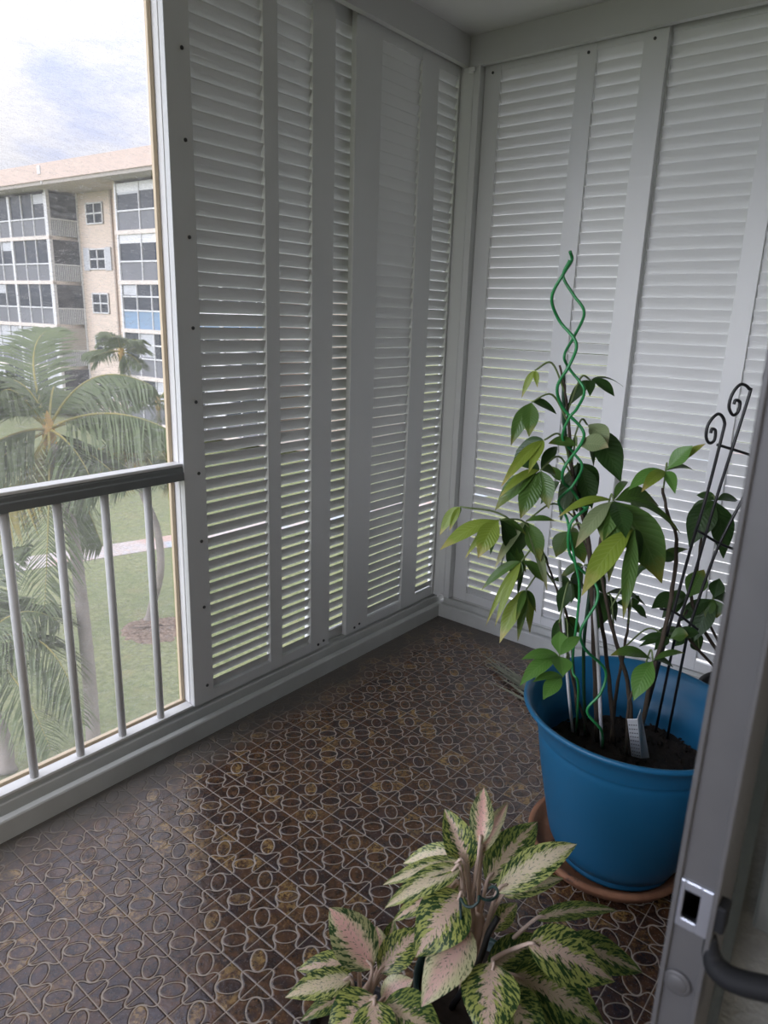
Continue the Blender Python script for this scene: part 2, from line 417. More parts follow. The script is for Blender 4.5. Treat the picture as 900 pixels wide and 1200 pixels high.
struct('wall_right', mb, M['stucco'], 'rough stucco wall behind the sliding door stile', 'wall')
mb = MB(); mb.box((-.13, YB - .12, -.16), (1.80, YB, .85)); mb.box((-.13, YB - .12, 2.36), (1.80, YB, 2.5)); mb.box((1.62, YB - .12, .85), (1.80, YB, 2.36)); struct('wall_light_opening', mb, M['stucco'], 'unseen stucco parapet, open above to let skylight onto the right wall', 'wall')  # end wall opened above the parapet so sky brightens the right wall
# the room behind the doorway
mb = MB(); mb.box((1.80, YB, -.16), (5.0, .13, 0)); struct('floor_room', mb, M['roomfloor'], 'floor of the room behind the doorway', 'floor')
mb = MB(); mb.box((1.80, YB, 2.42), (5.0, .13, 2.5)); struct('ceiling_room', mb, M['ceiling'], 'ceiling of the room behind the doorway', 'ceiling')
mb = MB(); mb.box((5.0, YB, -.16), (5.12, .13, 2.5)); struct('wall_far', mb, M['roomwall'], 'far wall of the room behind the doorway', 'wall')
mb = MB(); mb.box((1.80, .13, -.16), (5.12, .25, 2.5)); struct('wall_side', mb, M['roomwall'], 'side wall of the room behind the doorway', 'wall')
mb = MB(); mb.box((1.80, YB - .12, -.16), (5.12, YB, 2.5)); struct('wall_near', mb, M['roomwall'], 'other side wall of the room behind the doorway', 'wall')
# door jamb board in the doorway
mb = MB(); mb.box((on(880, 1088, 1, -1.966)[0], -1.966, on(885, 1090, 1, -1.966)[2]), (1.70, -1.951, 2.1), bev=.003); struct('trim_5', mb, M['jamb'], 'pale jamb board on the stucco beside the sliding door', 'trim')

# louvred shutter panels
def slat_poly(oc, zc, w, tau, th=.0034):
    d = V((math.cos(tau), -math.sin(tau))); n = V((math.sin(tau), math.cos(tau)))
    out = []
    for s, k in ((-.5, 0), (-.44, .8), (0, 1.25), (.44, .8), (.5, 0), (.44, -.6), (0, -.35), (-.44, -.6)):
        p = d * (s * w) + n * (k * th * .5); out.append((oc + p[0], zc + p[1]))
    return out
def panel(fn, label, a0, a1, stiles, sections, oc, z0=.100, z1=2.328, pitch=.0378, screws=(), dz=0.0, group=None):
    nsl = int((z1 - .03 - (z0 + .052 + dz)) / pitch); zt = z0 + .052 + dz + nsl * pitch - .022
    root = thing('louvered_shutter', label, 'shutter', fn((a0 + a1) / 2, oc, z0), group)
    h = .0110
    for nm, s0, s1 in stiles:
        mb = MB(); mb.box((s0, oc - h, z0), (s1, oc + h, z1), bev=.0018)
        mb.v = [tuple(fn(*p)) for p in mb.v]; mb.build(nm, M['paint'], root, True)
    for zz0, zz1 in ((z0, z0 + .036), (zt, z1)):
        for (s0, s1, tau, ws) in sections:
            mb = MB(); mb.box((s0, oc - h + .002, zz0), (s1, oc + h - .002, zz1))
            mb.v = [tuple(fn(*p)) for p in mb.v]; mb.build('rail', M['paint'], root, True)
    for (s0, s1, tau, ws) in sections:
        mb = MB(); z = z0 + .052 + dz
        while z < zt + .003:
            e = math.radians(random.gauss(0, .9))
            mb.prism(slat_poly(oc + .001, z, ws, math.radians(tau) + e), fn, s0 - .001, s1 + .001); z += pitch
        mb.build('louvers', M['paint'], root, True)
    for a, z in screws:
        mb = MB(); P = fn(a, oc - h, z); I = (fn(a, oc - h - .004, z) - P)
        mb.tube([P - I * .2, P + I * .6, P + I], [.0052, .0052, .003], 10); mb.build('screw', M['screw'], root)
    return root
IN, OUT = .047, .071
zs = [2.2, 2.006, 1.789, 1.545, 1.301, 1.09, .875, .659, .438, .16]
panel(Lf, 'grey louvered shutter with a wide screwed stile beside the open railing', -1.345, -.71,
      [('stile', -1.345, -1.267), ('stile', -.812, -.71), ('batten', -1.014, -.957)],
      [(-1.267, -1.014, 68.5, .0390), (-.957, -.812, 68, .0390)], IN,
      screws=[(-1.293, z) for z in zs] + [(-.772, .118), (-.742, .125)])
panel(Lf, 'narrow-looking louvered shutter set back between its two left neighbours', -.80, -.50,
      [('stile', -.80, -.70), ('stile', -.565, -.50)], [(-.70, -.565, 68, .0390)], OUT, dz=.009)
panel(Lf, 'louvered shutter nearest the corner on the left wall, partly shut', -.612, .0,
      [('stile', -.612, -.478), ('batten', -.25, -.145), ('stile', -.012, .0)],
      [(-.478, -.25, 76, .0402), (-.145, -.012, 67, .0390)], IN, dz=.004, screws=[(-.56, .118), (-.53, .125)])
mb = MB(); mb.box((-.075, .002, .100), (.049, .034, 2.328), bev=.002); mb.box((-.075, .034, .1), (.049, .075, 2.328)); mb.box((-.01, -.0, .100), (.022, .004, 2.28), bev=.001)
struct('trim_6', mb, M['paint'], 'square corner post where the two louvre walls meet', 'post')
panel(Rf, 'pale louvered shutter next to the corner on the right wall', .05, .745,
      [('stile', .05, .12), ('batten', .43, .50), ('stile', .663, .745)],
      [(.12, .43, 67.5, .0398), (.50, .663, 68, .0400)], IN, pitch=.0395, screws=[(.085, 2.26), (.47, 2.26), (.70, 2.26)])
panel(Rf, 'pale louvered shutter set back on the right wall behind the trellis', .72, 1.33,
      [('stile', .70, .748), ('batten', 1.060, 1.125), ('stile', 1.25, 1.33)],
      [(.748, 1.060, 74.5, .0415), (1.125, 1.25, 74.5, .0415)], OUT, pitch=.0395, dz=.012)
panel(Rf, 'pale louvered shutter at the stucco wall end of the right wall', 1.26, 1.635,
      [('stile', 1.26, 1.33), ('stile', 1.57, 1.635)], [(1.33, 1.57, 70, .041)], IN, pitch=.0395)
# little clips at the corner
mb = MB(); mb.box((.004, -.010, 2.258), (.026, -.0005, 2.280), bev=.0015); mb.box((.018, -.016, 2.263), (.034, -.010, 2.276), bev=.0015)
tag(mb.build('clip', M['white']), 'small white plastic clip under the header at the corner', 'clip')
mb = MB(); mb.tube(curve([(-.002, -.013, .1), (.004, -.016, .112), (.02, -.014, .118), (.028, -.012, .108)]), .0035, 8)
tag(mb.build('latch_hook', M['white']), 'small pale latch hook on the sill at the corner', 'latch')

# open screened bay: frame + insect mesh + railing
win = MB(); 
for a in ((-1.3575, -1.3455), (-3.55, -3.52)): win.box((-.100, a[0], .098), (-.088, a[1], 2.335), bev=.001)
win.box((-.100, -3.55, .098), (-.086, -1.346, .112)); win.box((-.100, -3.55, 2.31), (-.086, -1.346, 2.335))
wo = struct('window_1', win, M['tan'], 'tan aluminium frame of the insect screen in the open bay', 'window')
mb = MB(); mb.add([(-.093, -3.52, .11), (-.093, -1.366, .11), (-.093, -1.366, 2.312), (-.093, -3.52, 2.312)], [[0, 1, 2, 3]]); mb.build('insect_screen', M['mesh'], wo)
mb = MB(); mb.box((-.118, -1.3445, .098), (-.062, -1.29, 2.335), bev=.001); struct('trim_7', mb, M['white'], 'white side reveal of the open bay', 'trim')
mb = MB(); mb.box((-.1, YB, .098), (-.03, -3.552, 2.335)); struct('trim_8', mb, M['paint'], 'end post of the open bay', 'post')
rl = thing('balcony_railing', 'metal railing with shade-darkened handrail and white balusters across the open screened bay', 'railing', (-.06, -2.4, .098))
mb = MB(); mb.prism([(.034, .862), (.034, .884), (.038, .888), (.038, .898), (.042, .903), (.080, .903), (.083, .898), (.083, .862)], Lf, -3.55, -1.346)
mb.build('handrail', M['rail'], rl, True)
mb = MB(); mb.box((-.083, -3.55, .9032), (-.040, -1.346, .912), bev=.002); tag(mb.build('rail_lit_top', M['white'], rl, True), 'white strip painting the sky-lit top of the handrail')  # white strip added to paint the skylight on top of the handrail
y = -1.456
while y > -3.5:
    mb = MB(); mb.tube([(-.060, y, .0985), (-.060, y, .862)], .0115, 14); mb.build('baluster', M['baluster'], rl); y -= .1325
mb = MB(); mb.box((-.080, -3.55, .0985), (-.042, -1.346, .106), bev=.001); mb.build('bottom_rail', M['white'], rl, True)

# ---------------------------------------------------------------- sliding door at the right
dr = thing('sliding_door', 'grey aluminium sliding glass door edge with a latch recess in the foreground', 'door', (1.62, -2.0, 0))
YD = -2.05
x0, x1 = 1.6055, 1.634
hz = 1.045   # latch height, refined below
hz = on(810, 1061, 1, YD)[2]
mb = MB()
hh, hw = .0132, .0060; xc = 1.6168
# stile: hollow section with a rectangular hole in its leading face
for a, b in (((x0, YD, .02), (xc - hw, YD + .003, 2.1)), ((xc + hw, YD, .02), (x1, YD + .003, 2.1)),
             ((xc - hw, YD, .02), (xc + hw, YD + .003, hz - hh)), ((xc - hw, YD, hz + hh), (xc + hw, YD + .003, 2.1))):
    mb.box(a, b)
mb.box((x0, YD + .003, .02), (x0 + .003, YD + .075, 2.1)); mb.box((x1 - .003, YD + .003, .02), (x1, YD + .075, 2.1)); mb.box((x0 + .003, YD + .072, .02), (x1 - .003, YD + .075, 2.1))
mb.box((x0 - .0025, YD - .004, .02), (x0 + .0015, YD + .02, 2.1), bev=.0008); mb.box((x1 - .003, YD - .003, .02), (x1 + .001, YD + .02, 2.1), bev=.0008)
stl = mb.build('stile', M['alu'], dr, True)
mb = MB()
e = .0085; pl_, pr_ = x0 + .0018, x0 + .0262
for a, b in (((pl_, hz - hh - e), (xc - hw, hz + hh + e)), ((xc + hw, hz - hh - e), (pr_, hz + hh + e)),
             ((xc - hw, hz + hh), (xc + hw, hz + hh + e)), ((xc - hw, hz - hh - e), (xc + hw, hz - hh))):
    mb.box((a[0], YD - .0025, a[1]), (b[0], YD + .004, b[1]), bev=.0008)
lp_ = tag(mb.build('latch_plate', M['alu_bright'], dr, True), 'bright metal latch plate')
mb = MB(); mb.box((xc - hw - .004, YD + .034, hz - hh - .004), (xc + hw + .004, YD + .05, hz + hh + .004)); tag(mb.build('latch_recess', M['gasket'], lp_, True), 'black latch recess')
cz = on(794, 1150, 1, YD); mb = MB(); mb.tube([(cz[0], YD + .001, cz[2]), (cz[0], YD - .002, cz[2]), (cz[0], YD - .0025, cz[2])], [.011, .011, .009], 28); mb.tube([(cz[0], YD - .002, cz[2]), (cz[0], YD - .0032, cz[2])], [.0085, .007], 24)
mb.build('screw_cap', M['alu'], stl, True)
hp = on(848, 1062, 1, -2.045); mb = MB(); mb.box((x1, -2.052, hz - .012), (x1 + .008, -2.036, hz + .012), bev=.002); mb.build('latch_lever', M['gasket'], dr, True)
mb = MB(); h0 = on(850, 1120, 1, -2.04)
hp_ = curve([(x1 - .001, -2.046, h0[2] + .016), (x1 + .003, -2.048, h0[2] + .001), (x1 + .011, -2.052, h0[2] - .005), (x1 + .026, -2.054, h0[2] - .003), (x1 + .06, -2.05, h0[2] + .008)])
mb.tube(hp_, [.005 + .0042 * min(1, i / 10) for i in range(len(hp_))], 12)
mb.build('handle', M['gasket'], dr, True)
mb = MB(); mb.box((x0 + .004, YD + .075, .03), (x0 + .024, -.95, .13)); mb.box((x0 + .004, YD + .075, 2.03), (x0 + .024, -.95, 2.09)); mb.build('rail', M['alu'], dr, True)
mb = MB(); mb.box((x0 + .002, -.95, .02), (x0 + .026, -.90, 2.1), bev=.001); mb.build('stile', M['alu'], dr, True)
mb = MB(); mb.box((x0 + .011, YD + .076, .13), (x0 + .016, -.951, 2.03)); mb.build('glass_pane', M['glass'], dr, True)
mb = MB(); mb.box((1.600, -3.35, .0), (1.6395, -.80, .018), bev=.002); struct('trim_9', mb, M['alu'], 'aluminium sliding door track along the stucco wall', 'track')

# ---------------------------------------------------------------- big blue pot and saucer
sc = MB(); sc.lathe([(.001, .004), (.165, .004), (.190, .012), (.207, .036), (.2075, .040), (.200, .045), (.191, .043), (.180, .020), (.16, .014), (.001, .014)], (1.207, -.947, 0), 72)
tag(sc.build('saucer', M['terra'], None, True), 'round terracotta saucer under the big blue pot', 'saucer')
pt = MB()

prof = [(.001, .016), (.140, .016), (.148, .022), (.150, .030), (.146, .034), (.147, .040), (.158, .046), (.170, .07), (.178, .10), (.188, .15), (.198, .20), (.208, .25), (.216, .30), (.222, .34), (.2245, .358), (.2235, .364), (.2275, .368), (.229, .374), (.236, .398), (.248, .418), (.261, .430), (.2665, .436), (.266, .4425), (.261, .445), (.255, .442), (.244, .428), (.232, .400), (.224, .366), (.215, .362), (.209, .31), (.203, .24), (.001, .24)]
pt.lathe(prof, (1.226, -.952, 0), 96)
bp = thing('plant_pot', 'large round blue plastic pot holding the tall green plant', 'pot', (1.226, -.952, .016))
pt.build('pot_body', M['blue'], bp, True)
sl = MB(); prof = [(.001, .285)] + [(r, .283 + .004 * math.sin(r * 90)) for r in (.04, .08, .12, .16, .2, .2085)]
sl.lathe(prof, (1.226, -.952, 0), 48)
sl.v = [(x, y_, z + random.uniform(-.006, .008)) for x, y_, z in sl.v]
for i in range(420):
    a = random.uniform(0, 2 * PI); r = .205 * math.sqrt(random.random()); sz = random.uniform(.003, .009)
    c = V((1.226 + r * math.cos(a), -.952 + r * math.sin(a), .289))
    d1 = V((random.gauss(0, 1), random.gauss(0, 1), random.gauss(0, .6))).normalized() * sz; d2 = V((random.gauss(0, 1), random.gauss(0, 1), random.gauss(0, .6))).normalized() * sz; d3 = d1.cross(d2).normalized() * sz * .5
    sl.add([c + d1, c + d2, c - d1, c - d2, c + d3, c - d3], [[0, 1, 4], [1, 2, 4], [2, 3, 4], [3, 0, 4], [1, 0, 5], [2, 1, 5], [3, 2, 5], [0, 3, 5]])
tag(sl.build('soil', M['soil'], bp), 'dark crumbly potting soil', kind='stuff')

# ---------------------------------------------------------------- the tall plant
mt = thing('leafy_plant', 'tall plant with drooping palmate green leaves growing in the blue pot', 'plant', (1.226, -.952, .285))
def sp(x, y): return on(x, y, 2, .285)     # on the soil
stems = {}
def stem(key, pts, r0, r1, mat='bark', parent=None, n=10):
    P = curve(pts, 6); k = len(P); mb = MB()
    P = [p + V((random.uniform(-1, 1), random.uniform(-1, 1), 0)) * .0012 for p in P]
    mb.tube(P, [r0 + (r1 - r0) * i / (k - 1) * 1.0 + random.uniform(-.0004, .0004) for i in range(k)], n)
    o = mb.build('stem', M[mat], parent or mt); stems[key] = P; return o
stem('main', [sp(700, 868), pp(696, 760, .0), pp(690, 640, .0), pp(672, 560, -.0), pp(664, 470, .01), pp(656, 428, .01)], .0068, .0025)
stem('second', [sp(720, 872), pp(712, 780, .03), pp(700, 700, .03), pp(690, 650, .03), pp(672, 600, .05)], .006, .003)
stem('third', [sp(742, 876), pp(735, 800, .0), pp(716, 730, -.02), pp(702, 650, -.05), pp(712, 600, -.06)], .006, .003)
stem('right', [sp(748, 874), pp(762, 800, -.03), pp(776, 752, -.04), pp(788, 690, -.03), pp(793, 632, -.03), pp(783, 605, -.03), pp(776, 572, -.04)], .0062, .003)
stem('low', [sp(716, 872), pp(724, 800, .08), pp(735, 740, .1), pp(738, 700, .1)], .005, .0025)
stem('low2', [sp(690, 862), pp(672, 800, -.02), pp(664, 760, -.05), pp(655, 730, -.04)], .004, .002)
stem('slender', [sp(678, 862), pp(668, 740, .04), pp(652, 690, .02), pp(640, 655, .0)], .0038, .002)
stem('shoot', [sp(735, 884), pp(736, 830, -.06), pp(748, 795, -.1), pp(765, 775, -.12)], .004, .002)

def cluster(hub, frm, leaves, off=0.0, parent=None, toff=None, base=POT, lp=.3):
    """one palmate leaf: stalk from the stem, leaflets spreading from its end. leaves: (tip x, tip y, width px, tone, off)"""
    H = pp(hub[0], hub[1], off, base)
    mb = MB(); names = ['lf_mid', 'lf_dark', 'lf_yel', 'lf_pale', 'lf_new', 'petiole']
    if frm is not None:
        P = stems[frm] if isinstance(frm, str) else [frm]
        best = min(P, key=lambda p: (p - (H - V((0, 0, .06)))).length)
        md = (best + H) * .5 + V((0, 0, .04)); mb.tube(curve([best, md, H], 6), [.0022] * 12 + [.0018], 6, 5)
    for (tx, ty, w, tone, lo) in leaves:
        Tp = pp(tx, ty, off + lo, base); L = (Tp - H).length; d = (Tp - H)
        depth = (H - CAM).dot(FW); W = w * depth / FPX
        arch = .16 + .10 * random.random()
        mid = H + d * .5 + V((0, 0, 1)) * L * arch * (1.0 if d.z < L * .5 else .4)
        tocam = (CAM - H).normalized(); N = (tocam * .75 + V((0, 0, .65)) + V((random.uniform(-.3, .3), random.uniform(-.3, .3), 0))).normalized()
        T = d.normalized()
        if abs(T.dot(N)) > .9: N = (N + V((.4, .3, 0))).normalized()
        g0 = H + (mid - H) * .06
        mb.leaf(g0, mid, Tp, W, N, 'obov' if W > .03 else 'lance', .22, .02, names.index(tone), 11, 6)
    o = mb.build('leaf_cluster', [M[n] for n in names], parent or mt)
    return o
cx = lambda x, y: (500 + x / 2.25, 280 + y / 2.25)
def K(hub, frm, L, off=0.0, parent=None, base=POT, scale=1.0):
    cluster(cx(*hub), frm, [(*cx(a, b), w * scale / 1.38, tn, lo) for a, b, w, tn, lo in L], off, parent, None, base)
K((285, 347), 'main', [(250, 420, 12, 'lf_yel', 0), (292, 392, 10, 'lf_yel', -.02)], .0)
K((277, 430), 'main', [(222, 545, 24, 'lf_mid', -.02), (270, 522, 26, 'lf_mid', -.04), (342, 462, 20, 'lf_dark', .02)], -.02)
K((432, 372), 'main', [(372, 442, 20, 'lf_dark', 0), (430, 416, 16, 'lf_dark', -.03), (518, 390, 14, 'lf_dark', .05), (495, 415, 22, 'lf_dark', -.02)], .03)
K((424, 490), 'main', [(512, 642, 46, 'lf_dark', -.04), (478, 545, 30, 'lf_pale', -.06), (440, 600, 26, 'lf_dark', .05)], .03)
K((395, 545), 'main', [(320, 540, 22, 'lf_mid', 0), (480, 550, 34, 'lf_pale', -.03)], -.03)
K((300, 610), 'main', [(192, 682, 18, 'lf_yel', -.03), (180, 716, 34, 'lf_mid', -.01), (247, 738, 34, 'lf_mid', -.04), (322, 712, 30, 'lf_mid', -.04), (228, 590, 22, 'lf_dark', .04), (345, 548, 20, 'lf_dark', .06), (340, 620, 26, 'lf_mid', .03)], -.05)
K((310, 530), 'main', [(195, 655, 20, 'lf_yel', -.05), (225, 600, 26, 'lf_dark', .03), (268, 618, 18, 'lf_yel', -.04), (235, 560, 20, 'lf_dark', .04)], -.05)
K((398, 590), 'second', [(450, 672, 32, 'lf_dark', 0), (436, 712, 34, 'lf_dark', -.03), (352, 742, 30, 'lf_dark', -.02), (420, 735, 30, 'lf_dark', .02)], .03)
K((192, 740), 'slender', [(35, 820, 26, 'lf_yel', -.02), (135, 842, 34, 'lf_yel', -.04), (168, 832, 20, 'lf_dark', .04), (232, 838, 28, 'lf_dark', .03), (262, 780, 14, 'lf_mid', .02), (100, 845, 14, 'lf_yel', .02)], -.06)
K((88, 706), 'slender', [(34, 782, 20, 'lf_yel', 0), (84, 735, 12, 'lf_mid', .02), (60, 770, 12, 'lf_yel', -.02)], .0)
K((262, 745), 'second', [(178, 872, 18, 'lf_pale', -.04), (245, 830, 26, 'lf_dark', .02), (300, 852, 30, 'lf_mid', -.03), (318, 930, 20, 'lf_pale', -.04), (340, 745, 14, 'lf_mid', 0)], -.02)
K((250, 850), 'slender', [(145, 925, 18, 'lf_mid', 0), (155, 1022, 12, 'lf_yel', -.02), (180, 1022, 16, 'lf_yel', -.05), (240, 940, 20, 'lf_dark', .03), (225, 915, 20, 'lf_mid', 0), (310, 905, 22, 'lf_mid', 0)], -.05)
K((262, 925), 'slender', [(192, 1066, 26, 'lf_yel', -.04), (240, 1062, 16, 'lf_mid', -.02), (288, 985, 12, 'lf_mid', 0), (272, 1042, 22, 'lf_yel', .02), (212, 1000, 12, 'lf_yel', .02), (235, 1010, 12, 'lf_mid', -.06)], -.05)
K((375, 770), 'second', [(340, 840, 34, 'lf_mid', .0), (415, 855, 34, 'lf_mid', -.02), (400, 800, 20, 'lf_pale', .02)], .05)
K((493, 690), 'third', [(392, 815, 26, 'lf_pale', -.06), (345, 735, 20, 'lf_yel', -.02), (462, 800, 34, 'lf_mid', -.05), (620, 908, 62, 'lf_mid', -.03), (612, 705, 44, 'lf_mid', .05), (670, 778, 22, 'lf_mid', .03), (480, 905, 30, 'lf_mid', -.08), (525, 790, 34, 'lf_dark', -.1), (530, 640, 16, 'lf_mid', .08)], -.08)
K((548, 765), 'third', [(408, 942, 38, 'lf_yel', -.08), (518, 1003, 24, 'lf_mid', -.10), (560, 850, 26, 'lf_dark', .03)], -.14)
K((630, 612), 'right', [(736, 540, 18, 'lf_yel', .0), (702, 545, 26, 'lf_new', -.02), (706, 612, 14, 'lf_mid', .05), (655, 672, 20, 'lf_new', -.05), (532, 662, 24, 'lf_new', -.02), (566, 668, 22, 'lf_yel', -.06), (690, 580, 14, 'lf_new', .03)], -.05)
K((600, 850), 'third', [(552, 880, 16, 'lf_dark', 0), (690, 818, 14, 'lf_mid', .04), (660, 842, 22, 'lf_dark', .0), (530, 920, 16, 'lf_dark', .05)], .02)
K((380, 905), 'low2', [(348, 985, 24, 'lf_dark', 0), (360, 950, 26, 'lf_dark', .03), (405, 960, 24, 'lf_mid', .02), (420, 930, 20, 'lf_dark', .04), (330, 900, 14, 'lf_dark', .04)], .0)
K((470, 935), 'third', [(450, 1030, 34, 'lf_dark', .03), (500, 1010, 30, 'lf_dark', 0), (580, 970, 22, 'lf_dark', .06), (440, 970, 22, 'lf_dark', .06)], .05)
K((540, 970), 'low', [(500, 960, 14, 'lf_dark', 0), (580, 1000, 18, 'lf_dark', 0), (560, 940, 14, 'lf_dark', .02)], .08)
P8 = lambda x, y: ((480 + x / 4.09 - 500) * 2.25, (600 + y / 4.09 - 280) * 2.25)
K(P8(718, 690), 'low2', [(*P8(535, 708), 22, 'lf_new', -.02), (*P8(528, 832), 26, 'lf_new', -.05), (*P8(735, 788), 32, 'lf_new', -.06), (*P8(720, 572), 26, 'lf_new', .05), (*P8(820, 600), 20, 'lf_new', .03), (*P8(600, 800), 14, 'lf_new', .02)], -.16)
K(P8(735, 790), 'low2', [(*P8(640, 900), 26, 'lf_new', -.05), (*P8(590, 815), 16, 'lf_new', -.03)], -.17)
K((597, 1112), 'shoot', [(545, 1218, 34, 'lf_new', -.05), (485, 1098, 22, 'lf_mid', -.02), (680, 1092, 12, 'lf_mid', .03), (650, 1130, 16, 'lf_dark', .02)], -.14)
K((640, 1055), 'low', [(560, 1060, 16, 'lf_dark', 0), (690, 1045, 24, 'lf_mid', -.02), (600, 1085, 18, 'lf_dark', -.03), (720, 1040, 20, 'lf_dark', 0)], .02)

K((352, 640), 'second', [(300, 700, 20, 'lf_dark', .03), (355, 745, 34, 'lf_dark', .04), (398, 720, 34, 'lf_dark', .02), (330, 600, 18, 'lf_mid', .04)], .06)
K((415, 860), 'third', [(380, 960, 24, 'lf_dark', .03), (430, 985, 30, 'lf_dark', .05), (470, 940, 28, 'lf_dark', .03), (350, 900, 18, 'lf_mid', .02)], .06)
K((360, 1000), 'low2', [(330, 1070, 18, 'lf_dark', .02), (380, 1075, 24, 'lf_dark', .0), (405, 1040, 20, 'lf_mid', .02)], .03)
K((215, 800), 'slender', [(190, 880, 14, 'lf_dark', .03), (230, 905, 20, 'lf_dark', .02), (262, 880, 20, 'lf_mid', 0)], .02)
K((540, 720), 'third', [(560, 850, 36, 'lf_mid', .03), (600, 800, 34, 'lf_dark', .05), (500, 840, 30, 'lf_dark', .0), (580, 690, 30, 'lf_mid', .06)], -.02)

# second, lower plant in a black pot behind on the right
BP = V((1.42, -.45, 0))
kb = thing('plant_pot', 'black plastic nursery pot half hidden behind the blue pot on the right', 'pot', (BP.x, BP.y, 0))
mb = MB(); mb.lathe([(.001, .0), (.125, .0), (.13, .01), (.155, .29), (.163, .295), (.163, .325), (.158, .327), (.150, .322), (.145, .27), (.001, .27)], BP, 56); mb.build('pot_body', M['blackpot'], kb, True)
mb = MB(); mb.lathe([(.001, .302), (.05, .300), (.1, .302), (.149, .298)], BP, 32); mb.v = [(a, b, c + random.uniform(-.006, .006)) for a, b, c in mb.v]; tag(mb.build('soil', M['soil'], kb), 'dark potting soil', kind='stuff')
k2 = thing('leafy_plant', 'low plant with broad dark leaves in the black pot behind the trellis', 'plant', (BP.x, BP.y, .30))
S2 = V((BP.x, BP.y, .298))
stem('b1', [S2, pp(815, 720, .0, BP), pp(818, 660, 0, BP), pp(826, 600, .0, BP)], .0055, .0028, 'bark', k2)
stem('b2', [S2 + V((-.03, .02, 0)), pp(800, 740, -.02, BP), pp(806, 715, -.02, BP)], .0045, .0025, 'bark', k2)
stem('b3', [S2 + V((.03, .0, 0)), pp(835, 740, .02, BP), pp(836, 712, .02, BP)], .0045, .0025, 'bark', k2)
K((762, 690), 'b1', [(692, 812, 44, 'lf_dark', -.03), (782, 842, 42, 'lf_dark', -.02), (712, 676, 18, 'lf_dark', .05), (820, 690, 20, 'lf_dark', .03), (690, 740, 26, 'lf_dark', .02)], -.03, k2, BP)
K((688, 950), 'b2', [(592, 975, 32, 'lf_dark', -.02), (732, 872, 34, 'lf_mid', -.02), (640, 932, 16, 'lf_dark', .04), (620, 1000, 22, 'lf_dark', .0)], -.02, k2, BP)
K((757, 950), 'b3', [(772, 895, 24, 'lf_dark', 0), (705, 1062, 34, 'lf_dark', -.03), (765, 1000, 28, 'lf_mid', -.02), (665, 1010, 24, 'lf_dark', 0), (800, 960, 26, 'lf_dark', .02), (735, 1000, 20, 'lf_mid', -.02)], 0, k2, BP)
K((690, 1040), 'b2', [(600, 1045, 22, 'lf_dark', 0), (560, 1075, 18, 'lf_dark', -.02), (720, 1090, 28, 'lf_dark', 0), (650, 1075, 24, 'lf_dark', .0)], .02, k2, BP)

# supports in the blue pot
def wire(name, label, pts, r, mat, cat, n=10, sub=8, group=None):
    mb = MB(); mb.tube(curve(pts, sub), r, n); return tag(mb.build(name, M[mat], None, True), label, cat, group)
c64 = lambda x, y: (640 + x / 6, 280 + y / 6); c7 = lambda x, y: (510 + x / 4.286, 420 + y / 4.286)
c8 = lambda x, y: (640 + x / 4.5, 540 + y / 4.5); cp = lambda x, y: (580 + x / 3.75, 760 + y / 3.75)
def W(lst): return [pp(*p[0], p[1] - .03) for p in lst]
wire('spiral_stake', 'green spiral plant stake that rises highest above the tall plant',
     W([(c64(168, 88), .0), (c64(180, 150), .01), (c64(125, 240), -.015), (c64(40, 410), .0), (c64(90, 570), .02), (c64(190, 690), .0), (c64(212, 770), -.01), (c64(160, 895), -.015), (c64(78, 1045), .0), (c64(120, 1190), .02), (c7(738, 355), .01), (c7(735, 425), -.01), (c7(650, 545), -.015), (c7(643, 620), .0), (c7(685, 660), .015), (c7(745, 745), .01), (c8(215, 250), .0), (c8(130, 330), -.015), (c8(120, 470), -.0), (c8(170, 560), .02), (c8(255, 640), .01), (c8(268, 740), -.01), (c8(185, 890), -.02), (cp(395, 0), -.01), (cp(485, 95), -.01), (cp(465, 195), -.02), (cp(405, 275), -.02), (cp(468, 360), -.01)]) + [sp(*cp(474, 436))], .0034, 'greenwire', 'plant stake')
wire('spiral_stake', 'green spiral plant stake twined around the higher one, its top just below',
     W([(c64(165, 150), .012), (c64(120, 262), .012), (c64(190, 390), .0), (c64(268, 520), -.01), (c64(195, 690), .02), (c64(128, 820), .0), (c64(165, 915), .02), (c64(268, 1060), .0), (c64(215, 1195), -.02), (c7(672, 300), -.02), (c7(640, 400), .0), (c7(700, 480), .02), (c7(738, 545), .0), (c7(690, 640), -.02), (c7(620, 715), -.0), (c7(660, 800), .02), (c8(120, 360), .01), (c8(150, 520), .0), (c8(175, 700), .0), (cp(340, 75), -.01), (cp(366, 160), -.015)]) + [sp(*cp(358, 370))], .0031, 'greenwire', 'plant stake')
wire('plant_stake', 'dark green straight stake tied beside the spiral stakes', [sp(*cp(398, 385)), pp(*cp(390, 0)), pp(692, 650, .01), pp(664, 520, .015), pp(660, 440, .015)], .0042, 'darkgreen', 'plant stake')
wire('plant_stake', 'thicker white stake standing at the middle of the blue pot', [sp(*cp(470, 430)), pp(*cp(450, 0), -.01), pp(693, 682, .0)], .0048, 'whitestake', 'plant stake')
wire('plant_stake', 'thin pale stake at the left inside of the blue pot', [sp(*cp(342, 370)), pp(*cp(318, 120), -.0), pp(655, 656, .02)], .004, 'whitestake', 'plant stake')
